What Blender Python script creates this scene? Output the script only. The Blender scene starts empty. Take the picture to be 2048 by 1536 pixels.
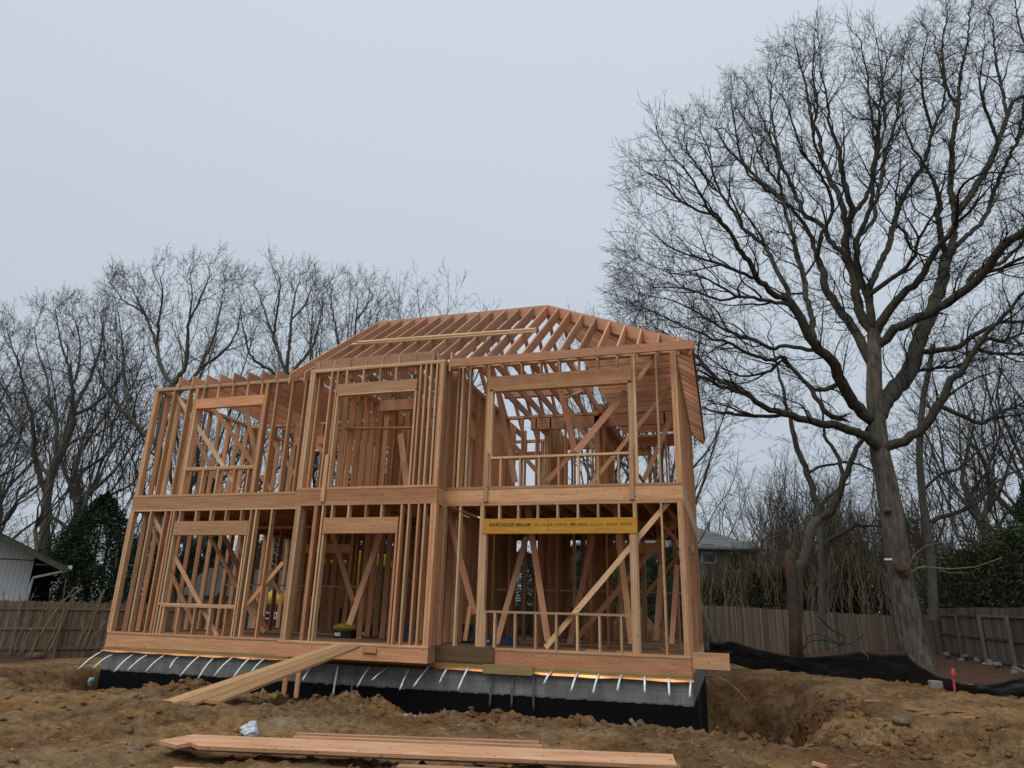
import bpy, math, random
import numpy as np
from mathutils import Vector, Matrix, kdtree
R_ = math.radians
rnd = random.Random(7)
rs = np.random.RandomState(7)
scene = bpy.context.scene
COL = scene.collection

# ------------------------------------------------------------------ camera
YAW, PITCH, ROLL = 0.29544125, 0.31750921, 0.02723497
CAM = np.array([0.65945, -13.56094, 0.71417])
FPX = 1382.773                      # focal length in pixels of a 2048 px wide picture
def cam_axes():
    cy, sy = math.cos(YAW), math.sin(YAW); cp, sp = math.cos(PITCH), math.sin(PITCH)
    cr, sr = math.cos(ROLL), math.sin(ROLL)
    f = np.array([-sy*cp, cy*cp, sp]); r = np.array([cy, sy, 0.0]); u = np.cross(r, f)
    return r*cr+u*sr, -r*sr+u*cr, f
AR, AU, AF = cam_axes()
cam = bpy.data.cameras.new('camera'); camo = bpy.data.objects.new('camera', cam); COL.objects.link(camo)
cam.sensor_width = 36; cam.lens = FPX/2048*36; cam.clip_end = 1000; cam.clip_start = 0.1
m = Matrix(((AR[0], AU[0], -AF[0], CAM[0]), (AR[1], AU[1], -AF[1], CAM[1]), (AR[2], AU[2], -AF[2], CAM[2]), (0, 0, 0, 1)))
camo.matrix_world = m
scene.camera = camo
def ray(x, y): return AF+AR*(x-1024)/FPX-AU*(y-768)/FPX
def inv(x, y, ax, v):                # where the sight line of a picture point meets the plane axis = v
    d = ray(x, y); return CAM+d*((v-CAM[ax])/d[ax])
HF = np.array([-math.sin(YAW), math.cos(YAW), 0.0])
def at(x, y, D):                     # point at horizontal depth D along the heading
    d = ray(x, y); return CAM+d*(D/(d@HF))
def atz(x, y, z): return inv(x, y, 2, z)

# ------------------------------------------------------------------ world, sun, exposure
W = bpy.data.worlds.new('World'); scene.world = W; W.use_nodes = True
nt = W.node_tree; nt.nodes.clear()
out = nt.nodes.new('ShaderNodeOutputWorld'); bg = nt.nodes.new('ShaderNodeBackground')
sky = nt.nodes.new('ShaderNodeTexSky'); sky.sky_type = 'NISHITA'; sky.sun_disc = False
SUN_EL, SUN_AZ = R_(52), R_(200)     # behind the camera, slightly to its left
sky.sun_elevation = SUN_EL; sky.sun_rotation = SUN_AZ
scl = nt.nodes.new('ShaderNodeMix'); scl.data_type = 'RGBA'
tc = nt.nodes.new('ShaderNodeTexCoord'); sep = nt.nodes.new('ShaderNodeSeparateXYZ')
ramp = nt.nodes.new('ShaderNodeValToRGB')
nt.links.new(tc.outputs['Generated'], sep.inputs[0]); 
# faint cloud structure in the overcast layer
nz = nt.nodes.new('ShaderNodeTexNoise'); nz.inputs['Scale'].default_value = 1.6; nz.inputs['Detail'].default_value = 4
nt.links.new(tc.outputs['Generated'], nz.inputs['Vector'])
ma = nt.nodes.new('ShaderNodeMath'); ma.operation = 'MULTIPLY_ADD'; ma.inputs[1].default_value = 0.16; ma.inputs[2].default_value = -0.08
nt.links.new(nz.outputs['Fac'], ma.inputs[0])
ad = nt.nodes.new('ShaderNodeMath'); ad.operation = 'ADD'
nt.links.new(sep.outputs['Z'], ad.inputs[0]); nt.links.new(ma.outputs[0], ad.inputs[1]); nt.links.new(ad.outputs[0], ramp.inputs[0])
cr = ramp.color_ramp; cr.elements[0].position = 0.0; cr.elements[0].color = (0.47, 0.525, 0.59, 1)
cr.elements[1].position = 0.75; cr.elements[1].color = (0.635, 0.71, 0.785, 1)
e = cr.elements.new(0.28); e.color = (0.53, 0.60, 0.675, 1)
SKYS = 0.12
mul = nt.nodes.new('ShaderNodeVectorMath'); mul.operation = 'SCALE'; mul.inputs['Scale'].default_value = 1/SKYS
nt.links.new(ramp.outputs[0], mul.inputs[0])
scl.inputs[0].default_value = 0.96
nt.links.new(sky.outputs[0], scl.inputs[6]); nt.links.new(mul.outputs[0], scl.inputs[7])
nt.links.new(scl.outputs[2], bg.inputs[0]); bg.inputs[1].default_value = SKYS
nt.links.new(bg.outputs[0], out.inputs[0])
sl = bpy.data.lights.new('sun', 'SUN'); sl.energy = 1.3; sl.angle = R_(35); sl.color = (1.0, 0.96, 0.9)
so = bpy.data.objects.new('sun', sl); COL.objects.link(so)
sd = Vector((math.sin(SUN_AZ)*math.cos(SUN_EL), math.cos(SUN_AZ)*math.cos(SUN_EL), math.sin(SUN_EL)))
so.rotation_euler = sd.to_track_quat('Z', 'Y').to_euler()
vs = scene.view_settings; vs.view_transform = 'Standard'; vs.look = 'None'; vs.exposure = 0.0; vs.gamma = 1.0
scene.cycles.max_bounces = 5; scene.cycles.diffuse_bounces = 3; scene.cycles.transparent_max_bounces = 4

# ------------------------------------------------------------------ object helpers
def tag(o, label=None, cat=None, group=None, kind=None):
    if label: o['label'] = label
    if cat: o['category'] = cat
    if group: o['group'] = group
    if kind: o['kind'] = kind
    return o
def thing(name, label, cat, loc=(0, 0, 0), group=None):
    o = bpy.data.objects.new(name, None); COL.objects.link(o); o.location = Vector(loc); o.empty_display_size = 0.2
    return tag(o, label, cat, group)
def link_mesh(name, V, F, mat=None, parent=None, uv=None, smooth=False, mats=None, midx=None):
    me = bpy.data.meshes.new(name)
    V = np.asarray(V, dtype=np.float32).reshape(-1, 3)
    if isinstance(F, np.ndarray):
        n = F.shape[1]; me.vertices.add(len(V)); me.vertices.foreach_set('co', V.ravel())
        me.loops.add(F.size); me.loops.foreach_set('vertex_index', F.astype(np.int32).ravel())
        me.polygons.add(len(F)); me.polygons.foreach_set('loop_start', np.arange(0, F.size, n, dtype=np.int32))
        me.update(calc_edges=True)
    else:
        me.from_pydata([tuple(map(float, v)) for v in V], [], [tuple(int(i) for i in f) for f in F]); me.update()
    if uv is not None:
        l = me.uv_layers.new(name='UVMap'); l.data.foreach_set('uv', np.asarray(uv, dtype=np.float32).ravel())
    if smooth: me.polygons.foreach_set('use_smooth', np.ones(len(me.polygons), dtype=bool))
    for mm in (mats or ([mat] if mat else [])): me.materials.append(mm)
    if midx is not None: me.polygons.foreach_set('material_index', np.asarray(midx, dtype=np.int32))
    o = bpy.data.objects.new(name, me); COL.objects.link(o)
    if parent is not None:
        o.parent = parent
        if parent.location.length > 0 and parent.type == 'EMPTY': o.location = -parent.location
    return o
# lumber mesh collector: every box carries a UV with u along the grain
class Lum:
    def __init__(s): s.V = []; s.F = []; s.U = []
    def hexa(s, P, grain):
        # P: 8 corners, bottom 0-3 ccw then top 4-7; grain: unit vector
        b = len(s.V); P = [np.asarray(p, float) for p in P]; s.V += P
        g = np.asarray(grain, float); g = g/np.linalg.norm(g); ou, ov = rnd.uniform(0, 50), rnd.uniform(0, 50)
        for k, f in enumerate(((0, 3, 2, 1), (4, 5, 6, 7), (0, 1, 5, 4), (1, 2, 6, 5), (2, 3, 7, 6), (3, 0, 4, 7))):
            s.F.append(tuple(b+i for i in f))
            n = np.cross(P[f[1]]-P[f[0]], P[f[2]]-P[f[1]]); n = n/(np.linalg.norm(n)+1e-9)
            t = np.cross(n, g)
            if np.linalg.norm(t) < 0.3:
                a = np.array([0, 0, 1.0]) if abs(n[2]) < 0.9 else np.array([1.0, 0, 0])
                a = a-n*(a@n); a /= np.linalg.norm(a); c = np.cross(n, a)
                s.U += [(ou+p@a, ov+p@c) for p in (P[i] for i in f)]
            else:
                t = t/np.linalg.norm(t)
                s.U += [(ou+P[i]@g, ov+k*0.31+P[i]@t) for i in f]
    def box(s, x0, x1, y0, y1, z0, z1, grain=None):
        P = [(x0, y0, z0), (x1, y0, z0), (x1, y1, z0), (x0, y1, z0), (x0, y0, z1), (x1, y0, z1), (x1, y1, z1), (x0, y1, z1)]
        if grain is None:
            d = (x1-x0, y1-y0, z1-z0); i = int(np.argmax(d)); grain = np.eye(3)[i]
        s.hexa(P, grain); return s
    def bar(s, a, b, w, t, side=None):
        # board from a to b, w wide along 'side' projected, t thick across
        a = np.asarray(a, float); b = np.asarray(b, float); g = b-a; g = g/np.linalg.norm(g)
        sd_ = np.asarray(side if side is not None else (1, 0, 0), float); sd_ = sd_-g*(sd_@g); sd_ /= np.linalg.norm(sd_)
        q = np.cross(g, sd_); u = sd_*w/2; v = q*t/2
        s.hexa([a-u-v, a+u-v, a+u+v, a-u+v, b-u-v, b+u-v, b+u+v, b-u+v], g); return s
    def prism(s, poly, ax, d0, d1, grain):
        # polygon (list of 3D points) extruded by vector ax*(d1-d0)
        ax = np.asarray(ax, float); A = [np.asarray(p, float)+ax*d0 for p in poly]; B = [np.asarray(p, float)+ax*d1 for p in poly]
        b = len(s.V); n = len(poly); s.V += A+B; g = np.asarray(grain, float); g /= np.linalg.norm(g)
        t = np.cross(ax, g); ou, ov = rnd.uniform(0, 50), rnd.uniform(0, 50)
        fs = [tuple(range(n))[::-1], tuple(range(n, 2*n))]+[(i, (i+1) % n, n+(i+1) % n, n+i) for i in range(n)]
        for k, f in enumerate(fs):
            s.F.append(tuple(b+i for i in f))
            for i in f:
                p = s.V[b+i]; s.U.append((ou+p@g, ov+p@t+(p@ax)*(k > 1)+k*0.3))
        return s
    def build(s, name, mat, parent=None): return link_mesh(name, s.V, s.F, mat, parent, uv=s.U)

# ------------------------------------------------------------------ materials
def newmat(name):
    mt = bpy.data.materials.new(name); mt.use_nodes = True; n = mt.node_tree
    return mt, n, n.nodes['Principled BSDF'], n.nodes, n.links
def N(n, t, **kw):
    o = n.nodes.new(t)
    for k, v in kw.items():
        if hasattr(o, k): setattr(o, k, v)
    return o
def noise(n, vec, scale, detail=4, rough=0.55):
    o = n.nodes.new('ShaderNodeTexNoise'); o.inputs['Scale'].default_value = scale; o.inputs['Detail'].default_value = detail
    o.inputs['Roughness'].default_value = rough
    if vec is not None: n.links.new(vec, o.inputs['Vector'])
    return o.outputs['Fac']
def rampn(n, fac, stops):
    o = n.nodes.new('ShaderNodeValToRGB'); n.links.new(fac, o.inputs[0]); c = o.color_ramp
    c.elements[0].position = stops[0][0]; c.elements[0].color = (*stops[0][1], 1)
    c.elements[1].position = stops[-1][0]; c.elements[1].color = (*stops[-1][1], 1)
    for p, col in stops[1:-1]: e_ = c.elements.new(p); e_.color = (*col, 1)
    return o.outputs[0]
def mix(n, fac, a, b, mode='MIX'):
    o = n.nodes.new('ShaderNodeMix'); o.data_type = 'RGBA'; o.blend_type = mode
    for i, v in ((0, fac), (6, a), (7, b)):
        if isinstance(v, (int, float)): o.inputs[i].default_value = v
        elif isinstance(v, tuple): o.inputs[i].default_value = (*v, 1)
        else: n.links.new(v, o.inputs[i])
    return o.outputs[2]
def mathn(n, op, a, b=0.0, c=None):
    o = n.nodes.new('ShaderNodeMath'); o.operation = op
    for i, v in enumerate((a, b) if c is None else (a, b, c)):
        if isinstance(v, (int, float)): o.inputs[i].default_value = v
        else: n.links.new(v, o.inputs[i])
    return o.outputs[0]
def mapping(n, vec, sc):
    o = n.nodes.new('ShaderNodeMapping'); o.inputs['Scale'].default_value = sc; n.links.new(vec, o.inputs[0]); return o.outputs[0]
def bump(n, bs, h, strength=0.4, dist=0.01):
    o = n.nodes.new('ShaderNodeBump'); o.inputs['Strength'].default_value = strength; o.inputs['Distance'].default_value = dist
    n.links.new(h, o.inputs['Height']); n.links.new(o.outputs[0], bs.inputs['Normal'])

def wood(name, cA, cB, knots=True, stain=0.25, rough=0.75, grain=0.35, dirt=(0.16, 0.11, 0.07)):
    mt, n, bs, _, L = newmat(name)
    uvn = n.nodes.new('ShaderNodeUVMap'); uvn.uv_map = 'UVMap'; uv = uvn.outputs[0]
    oi = n.nodes.new('ShaderNodeObjectInfo'); ge = n.nodes.new('ShaderNodeNewGeometry')
    r = mathn(n, 'FRACT', mathn(n, 'ADD', mathn(n, 'MULTIPLY', oi.outputs['Random'], 7.31), ge.outputs['Random Per Island']))
    r2 = mathn(n, 'FRACT', mathn(n, 'MULTIPLY', r, 13.7))
    base = mix(n, r, cA, cB)
    vv = mathn(n, 'MULTIPLY_ADD', r2, 0.52, 0.68)
    r3 = mathn(n, 'FRACT', mathn(n, 'MULTIPLY', r, 57.3))
    base = mix(n, mathn(n, 'MULTIPLY', rampn(n, r3, ((0.80, (0, 0, 0)), (0.86, (1, 1, 1)))), 0.30), base, (0.40, 0.30, 0.21))
    g1 = noise(n, mapping(n, uv, (1.1, 34, 1)), 1.6, 5, 0.6)
    base = mix(n, rampn(n, g1, ((0.35, (0, 0, 0)), (0.7, (1, 1, 1)))), base, mix(n, 1.0, base, (0.72, 0.56, 0.42), 'MULTIPLY'))
    g2 = noise(n, mapping(n, uv, (0.7, 6, 1)), 1.3, 3)
    base = mix(n, mathn(n, 'MULTIPLY', rampn(n, g2, ((0.4, (0, 0, 0)), (0.75, (1, 1, 1)))), stain*1.6), base, mix(n, 1.0, base, (0.66, 0.52, 0.42), 'MULTIPLY'))
    if knots:
        vo = n.nodes.new('ShaderNodeTexVoronoi'); vo.voronoi_dimensions = '2D'; vo.inputs['Scale'].default_value = 2.6
        L.new(mapping(n, uv, (1.0, 1.9, 1)), vo.inputs['Vector'])
        k = rampn(n, vo.outputs['Distance'], ((0.028, (1, 1, 1)), (0.06, (0, 0, 0))))
        base = mix(n, mathn(n, 'MULTIPLY', k, 0.85), base, (0.13, 0.06, 0.032))
    sp = noise(n, mapping(n, uv, (9, 14, 1)), 2.2, 3)
    base = mix(n, mathn(n, 'MULTIPLY', rampn(n, sp, ((0.66, (0, 0, 0)), (0.76, (1, 1, 1)))), stain*1.8), base, dirt)
    vm = n.nodes.new('ShaderNodeVectorMath'); vm.operation = 'SCALE'; L.new(base, vm.inputs[0]); L.new(vv, vm.inputs['Scale'])
    L.new(vm.outputs[0], bs.inputs['Base Color']); bs.inputs['Roughness'].default_value = rough
    bs.inputs['Specular IOR Level'].default_value = 0.25
    bump(n, bs, g1, grain, 0.004)
    return mt
M = {}
M['fir'] = wood('framing_fir', (0.69, 0.355, 0.19), (0.70, 0.445, 0.25), stain=0.34)
M['joist'] = wood('joist_fir', (0.68, 0.355, 0.225), (0.68, 0.42, 0.27), stain=0.2)
M['spruce'] = wood('pale_spruce', (0.72, 0.485, 0.285), (0.73, 0.52, 0.325), stain=0.2)
M['pt'] = wood('treated_wood', (0.34, 0.26, 0.12), (0.40, 0.30, 0.14), stain=0.3)
M['weath'] = wood('weathered_board', (0.17, 0.115, 0.06), (0.20, 0.13, 0.07), stain=0.4)
M['ply'] = wood('subfloor_sheet', (0.42, 0.28, 0.17), (0.45, 0.30, 0.18), stain=0.4, knots=False)
M['plank'] = wood('ramp_plank', (0.58, 0.38, 0.20), (0.52, 0.33, 0.17), stain=0.3)
M['lvl'] = wood('yellow_beam', (0.62, 0.33, 0.045), (0.64, 0.35, 0.05), stain=0.2, knots=False)
M['lumber'] = wood('loose_lumber', (0.64, 0.37, 0.235), (0.60, 0.39, 0.245), stain=0.5)
M['fence'] = wood('grey_fence_wood', (0.145, 0.125, 0.105), (0.20, 0.17, 0.14), stain=0.3, knots=False, dirt=(0.09, 0.075, 0.05))
M['fencewarm'] = wood('brown_fence_wood', (0.18, 0.135, 0.095), (0.24, 0.185, 0.13), stain=0.3, knots=False, dirt=(0.08, 0.08, 0.045))
M['fencedk'] = wood('dark_fence_wood', (0.115, 0.105, 0.10), (0.15, 0.135, 0.125), stain=0.25, knots=False, dirt=(0.07, 0.065, 0.06))
def plain(name, col, rough=0.6, metal=0.0, var=0.12, scale=6, bmp=0.0):
    mt, n, bs, _, L = newmat(name)
    t = n.nodes.new('ShaderNodeTexCoord')
    f = noise(n, t.outputs['Object'], scale, 5)
    c2 = tuple(max(0, c*(1-var*2.2)) for c in col); c1 = tuple(min(1, c*(1+var)) for c in col)
    L.new(rampn(n, f, ((0.3, c2), (0.7, c1))), bs.inputs['Base Color'])
    bs.inputs['Roughness'].default_value = rough; bs.inputs['Metallic'].default_value = metal
    if bmp: bump(n, bs, noise(n, t.outputs['Object'], scale*6, 4), bmp, 0.01)
    return mt
M['tar'] = plain('black_waterproofing', (0.008, 0.008, 0.009), 0.8, 0, 0.3, 3, 0.2)
M['copper'] = plain('copper_flashing', (0.90, 0.40, 0.17), 0.40, 1.0, 0.16, 2.2, 0.3)
M['galv'] = plain('galvanised_steel', (0.74, 0.77, 0.81), 0.5, 0.6, 0.12, 9)
M['galvdk'] = plain('dull_steel', (0.16, 0.16, 0.165), 0.6, 0.5, 0.2, 20)
M['ink'] = plain('black_ink', (0.02, 0.015, 0.01), 0.8)
M['white'] = plain('white_paint', (0.72, 0.73, 0.74), 0.6, 0, 0.05)
M['oldwhite'] = plain('dull_white_trim', (0.34, 0.345, 0.34), 0.7, 0, 0.1)
M['bag'] = plain('white_plastic', (0.66, 0.68, 0.76), 0.35, 0, 0.1, 14)
M['yellow'] = plain('machine_yellow', (0.62, 0.40, 0.03), 0.45, 0, 0.1, 3)
M['yellowbag'] = plain('yellow_plastic', (0.42, 0.32, 0.05), 0.45, 0, 0.15, 5)
M['black'] = plain('black_rubber', (0.015, 0.015, 0.016), 0.6, 0, 0.3)
M['blue'] = plain('blue_wrap', (0.03, 0.065, 0.13), 0.42, 0, 0.3, 5, 0.2)
M['glass'] = plain('dark_window_glass', (0.04, 0.05, 0.055), 0.15)
M['pink'] = plain('fluorescent_pink', (0.55, 0.07, 0.07), 0.6, 0, 0.15, 9)
M['stone'] = plain('pale_field_stone', (0.17, 0.168, 0.155), 0.9, 0, 0.3, 5, 0.5)
M['stonebr'] = plain('brown_pebble', (0.22, 0.16, 0.10), 0.9, 0, 0.3, 7, 0.5)
M['clod'] = plain('dirt_clod', (0.155, 0.102, 0.056), 1.0, 0, 0.3, 9, 0.8)
M['conc'] = plain('concrete_block', (0.26, 0.25, 0.23), 0.9, 0, 0.12, 8, 0.4)
M['shingle'] = None
def silt_mat():
    mt, n, bs, _, L = newmat('black_silt_fabric')
    t = n.nodes.new('ShaderNodeTexCoord')
    f = noise(n, mapping(n, t.outputs['Object'], (1, 1, 5)), 2.2, 4)
    L.new(rampn(n, f, ((0.3, (0.006, 0.006, 0.0065)), (0.75, (0.013, 0.0125, 0.012)))), bs.inputs['Base Color'])
    bs.inputs['Roughness'].default_value = 0.5; bs.inputs['Specular IOR Level'].default_value = 0.22; bump(n, bs, f, 0.6, 0.04); return mt
M['silt'] = silt_mat()
def block_mat():
    mt, n, bs, _, L = newmat('concrete_block_wall')
    t = n.nodes.new('ShaderNodeTexCoord'); s_ = n.nodes.new('ShaderNodeSeparateXYZ'); L.new(t.outputs['Object'], s_.inputs[0])
    cmb = n.nodes.new('ShaderNodeCombineXYZ'); L.new(mathn(n, 'ADD', s_.outputs['X'], s_.outputs['Y']), cmb.inputs[0]); L.new(mathn(n, 'ADD', s_.outputs['Z'], 0.36), cmb.inputs[1])
    br = n.nodes.new('ShaderNodeTexBrick'); L.new(cmb.outputs[0], br.inputs['Vector'])
    br.inputs['Scale'].default_value = 1.0; br.inputs['Brick Width'].default_value = 0.406; br.inputs['Row Height'].default_value = 0.2
    br.inputs['Mortar Size'].default_value = 0.004; br.inputs['Color1'].default_value = (0.20, 0.20, 0.19, 1); br.inputs['Color2'].default_value = (0.25, 0.245, 0.235, 1)
    br.inputs['Mortar'].default_value = (0.10, 0.09, 0.08, 1); br.inputs['Mortar Smooth'].default_value = 0.3
    f = noise(n, t.outputs['Object'], 3.5, 6)
    c = mix(n, 0.75, br.outputs['Color'], mix(n, 1.0, br.outputs['Color'], rampn(n, f, ((0.3, (0.62, 0.6, 0.56)), (0.75, (1.15, 1.13, 1.1)))), 'MULTIPLY'))
    # black damp proofing up to a wavering line
    nz_ = noise(n, mapping(n, t.outputs['Object'], (1, 1, 0.5)), 5.5, 7, 0.7)
    hgt = mathn(n, 'ADD', s_.outputs['Z'], mathn(n, 'MULTIPLY_ADD', nz_, 0.12, -0.04))
    k = rampn(n, mathn(n, 'MULTIPLY_ADD', hgt, 10.0, 7.7), ((0.0, (1, 1, 1)), (0.22, (0, 0, 0))))
    c = mix(n, k, c, (0.006, 0.006, 0.0065))
    L.new(c, bs.inputs['Base Color']); bs.inputs['Roughness'].default_value = 0.85
    bs.inputs['Specular IOR Level'].default_value = 0.08
    bump(n, bs, br.outputs['Fac'], -0.5, 0.01); return mt
M['block'] = block_mat()
def bark(name, c1, c2, green=0.25, red=0.0):
    mt, n, bs, _, L = newmat(name)
    t = n.nodes.new('ShaderNodeTexCoord')
    f = noise(n, mapping(n, t.outputs['Object'], (1, 1, 0.22)), 9.0, 7, 0.65)
    c = rampn(n, f, ((0.32, c1), (0.68, c2)))
    g = noise(n, t.outputs['Object'], 1.3, 5)
    c = mix(n, mathn(n, 'MULTIPLY', rampn(n, g, ((0.5, (0, 0, 0)), (0.66, (1, 1, 1)))), green), c, (0.085, 0.095, 0.045))
    if red:
        g = noise(n, mapping(n, t.outputs['Object'], (1, 1, 0.5)), 2.1, 4)
        c = mix(n, mathn(n, 'MULTIPLY', rampn(n, g, ((0.5, (0, 0, 0)), (0.6, (1, 1, 1)))), red), c, (0.17, 0.085, 0.05))
    L.new(c, bs.inputs['Base Color']); bs.inputs['Roughness'].default_value = 0.95; bs.inputs['Specular IOR Level'].default_value = 0.15
    bump(n, bs, f, 1.0, 0.03); return mt
M['oakbark'] = bark('oak_bark', (0.042, 0.036, 0.029), (0.175, 0.148, 0.12), 0.2)
M['limb'] = bark('limb_bark', (0.030, 0.026, 0.021), (0.10, 0.088, 0.070), 0.35)
M['twig'] = bark('twig_bark', (0.020, 0.016, 0.014), (0.042, 0.033, 0.029), 0.0)
M['bgbark'] = bark('woodland_bark', (0.065, 0.058, 0.048), (0.145, 0.13, 0.105), 0.45)
M['brush'] = bark('brown_brush', (0.055, 0.045, 0.028), (0.12, 0.10, 0.062), 0.5)
M['bgtwig'] = bark('woodland_twigs', (0.038, 0.032, 0.029), (0.078, 0.067, 0.059), 0.0)
M['snag'] = bark('split_reddish_bark', (0.045, 0.034, 0.027), (0.12, 0.088, 0.068), 0.1, 0.5)
M['cane'] = bark('pale_cane_bark', (0.13, 0.105, 0.07), (0.27, 0.225, 0.155), 0.2)
def leafmat(name, c1, c2):
    mt, n, bs, _, L = newmat(name)
    ge = n.nodes.new('ShaderNodeNewGeometry'); t = n.nodes.new('ShaderNodeTexCoord')
    c = mix(n, ge.outputs['Random Per Island'], c1, c2)
    g = noise(n, t.outputs['Object'], 0.9, 3)
    c = mix(n, mathn(n, 'MULTIPLY', rampn(n, g, ((0.5, (0, 0, 0)), (0.7, (1, 1, 1)))), 0.5), c, tuple(min(1, v*1.5) for v in c2))
    L.new(c, bs.inputs['Base Color']); bs.inputs['Roughness'].default_value = 0.7; bs.inputs['Specular IOR Level'].default_value = 0.2
    return mt
M['needle'] = leafmat('dark_needles', (0.014, 0.026, 0.012), (0.034, 0.055, 0.024))
M['cedar'] = leafmat('cedar_foliage', (0.034, 0.038, 0.016), (0.080, 0.082, 0.036))
M['holly'] = leafmat('broad_evergreen', (0.036, 0.050, 0.022), (0.092, 0.112, 0.050))

# ------------------------------------------------------------------ numpy noise
def _h(ix, iy, s):
    v = (ix.astype(np.int64)*374761393+iy.astype(np.int64)*668265263+s*974711) & 0x7fffffff
    v = ((v ^ (v >> 13))*1274126177) & 0x7fffffff
    return ((v ^ (v >> 16)) & 0xffff)/65535.0
def vn(x, y, s=0):
    ix = np.floor(x); iy = np.floor(y); fx = x-ix; fy = y-iy; fx = fx*fx*fx*(fx*(fx*6-15)+10); fy = fy*fy*fy*(fy*(fy*6-15)+10)
    a = _h(ix, iy, s); b = _h(ix+1, iy, s); c = _h(ix, iy+1, s); d = _h(ix+1, iy+1, s)
    return (a*(1-fx)+b*fx)*(1-fy)+(c*(1-fx)+d*fx)*fy-0.5
def fbm(x, y, s=0, o=5, g=0.5):
    r = 0; a = 1.0
    for k in range(o):
        c_, s_ = math.cos(k*1.3), math.sin(k*1.3)
        r = r+a*vn((x*c_-y*s_)*2**k+k*17.3, (x*s_+y*c_)*2**k-k*9.1, s+k); a *= g
    return r
def sst(a, b, x): t = np.clip((x-a)/(b-a), 0, 1); return t*t*(3-2*t)

# ------------------------------------------------------------------ ground
HX0, HX1, HD = -13.03, 0.0, 7.2          # house footprint
CREST = [(-20, -0.95), (-14.5, -0.80), (-13.1, -0.82), (-12.3, -1.10), (-11.0, -1.12), (-10.1, -0.93), (-9.2, -0.80), (-8.4, -0.92), (-7.6, -0.86), (-6.6, -1.01), (-5.9, -0.84),
         (-5.4, -0.92), (-4.75, -1.13), (-4.1, -0.98), (-3.2, -0.99), (-2.3, -1.0), (-1.4, -1.0), (0.05, -0.96), (0.4, -0.98), (0.9, -1.05), (4, -0.95)]
def ground_z(x, y, fine=True):
    x = np.asarray(x, float); y = np.asarray(y, float)
    z = np.full(np.broadcast(x, y).shape, -0.92)
    z = z+0.10*fbm(x*0.35, y*0.35, 3, 3)
    # land falls gently to the left fence and rises a little to the right
    z = z-0.34*sst(-15, -22, x)+0.12*sst(3, 7, x)*sst(-3, 3, y)+0.20*sst(2.5, 8, x)*sst(2, 9, y)
    z = z+0.12*sst(9, 20, y)
    cx = np.array([c[0] for c in CREST]); cz = np.array([c[1] for c in CREST])
    cr_ = np.interp(x, cx, cz)
    front = sst(-2.9, -1.5, y)*sst(-18, -14, x)*(1-sst(0.6, 2.0, x))
    z = z*(1-front)+cr_*front
    z = z+0.10*np.exp(-((y+3.0)/0.8)**2)*fbm(x*0.9, y*0.9, 8, 3)
    # trench round the foundation (front, left)
    tr = sst(-1.15, -0.6, y+0.12*fbm(x*1.1, y, 5, 2))*(1-sst(HD+0.6, HD+1.6, y))*sst(HX0-1.0, HX0-0.35, x)*(1-sst(0.3, 0.9, x))
    z = z*(1-tr)+(-2.3)*tr
    # excavation along the right wall
    wob = 0.25*fbm(x*0.8, y*0.8, 21, 3)
    ex = 1-sst(1.15, 2.75, x+wob+0.10*np.maximum(0, 3-y))
    ey = sst(0.0, 0.85, y+1.12+np.minimum(x, 1.35)+wob*0.5)*(1-sst(7.6, 9.6, y+wob))
    pit = ex*ey*sst(-0.3, 0.35, x)
    z = z*(1-pit)+np.minimum(z, -2.55+0.12*fbm(x*1.5, y*1.5, 4, 3))*pit
    if fine:
        near = np.clip(1.25-np.hypot(x-CAM[0], y-CAM[1])/45, 0.15, 1)
        # excavator ruffled spoil: rough clods on the crest, smoother tracked dirt elsewhere
        ruff = 0.30+0.25*sst(1.0, 2.5, x)*sst(-4, -2, y)+0.85*np.exp(-((y+1.5)/0.75)**2)+0.9*ex*sst(-3.4, -1.5, y)*sst(-0.2, 1, x)*(1-sst(8, 10, y))+0.4*sst(0.05, 0.3, fbm(x*0.5, y*0.5, 31, 3))
        b = fbm(x*2.3, y*2.3, 11, 5, 0.55)
        rid = 0.5-np.abs(fbm(x*3.1+4, y*3.1, 13, 4, 0.55))
        z = z+near*ruff*(0.125*b+0.11*(rid-0.35))
        c = vn(x*9.5, y*9.5, 41); z = z+near*ruff*0.06*sst(0.12, 0.42, c)
        c = vn(x*19, y*19, 43); z = z+near*ruff*0.024*sst(0.05, 0.4, c)
        # long shallow machine tracks at the left front
        tk = sst(-7.5, -10, x+0.6*y)*(1-front)
        w_ = np.sin((x*0.62-y*0.78)*6.5+2.4*fbm(x*0.4, y*0.4, 51, 3)); z = z+(0.3+0.7*tk)*(1-front)*(y < -1)*0.045*(sst(0.2, 0.9, w_)-0.4)
    # keep it out of the basement
    return z
def axis(pts):
    o = [pts[0][0]]
    for (a, b, s0, s1) in pts:
        while o[-1] < b-1e-6:
            t = (o[-1]-a)/(b-a); o.append(min(b, o[-1]+s0+(s1-s0)*t))
    return np.array(o)
gx = axis([(-160, -30, 14, 1.2), (-30, -15, 1.2, 0.10), (-15, -8, 0.10, 0.05), (-8, 5.5, 0.032, 0.032), (5.5, 14, 0.05, 0.5), (14, 160, 0.5, 14)])
gy = axis([(-40, -9, 5, 0.3), (-9, -7.6, 0.3, 0.04), (-7.6, 0.2, 0.034, 0.034), (0.2, 10, 0.05, 0.11), (10, 30, 0.11, 1.5), (30, 260, 1.5, 20)])
GX, GY = np.meshgrid(gx, gy); GZ = ground_z(GX, GY)
pz = sst(-0.95, -1.5, GZ)*sst(0.2, 0.5, GX)*(1-sst(4, 5, GX))
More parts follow.
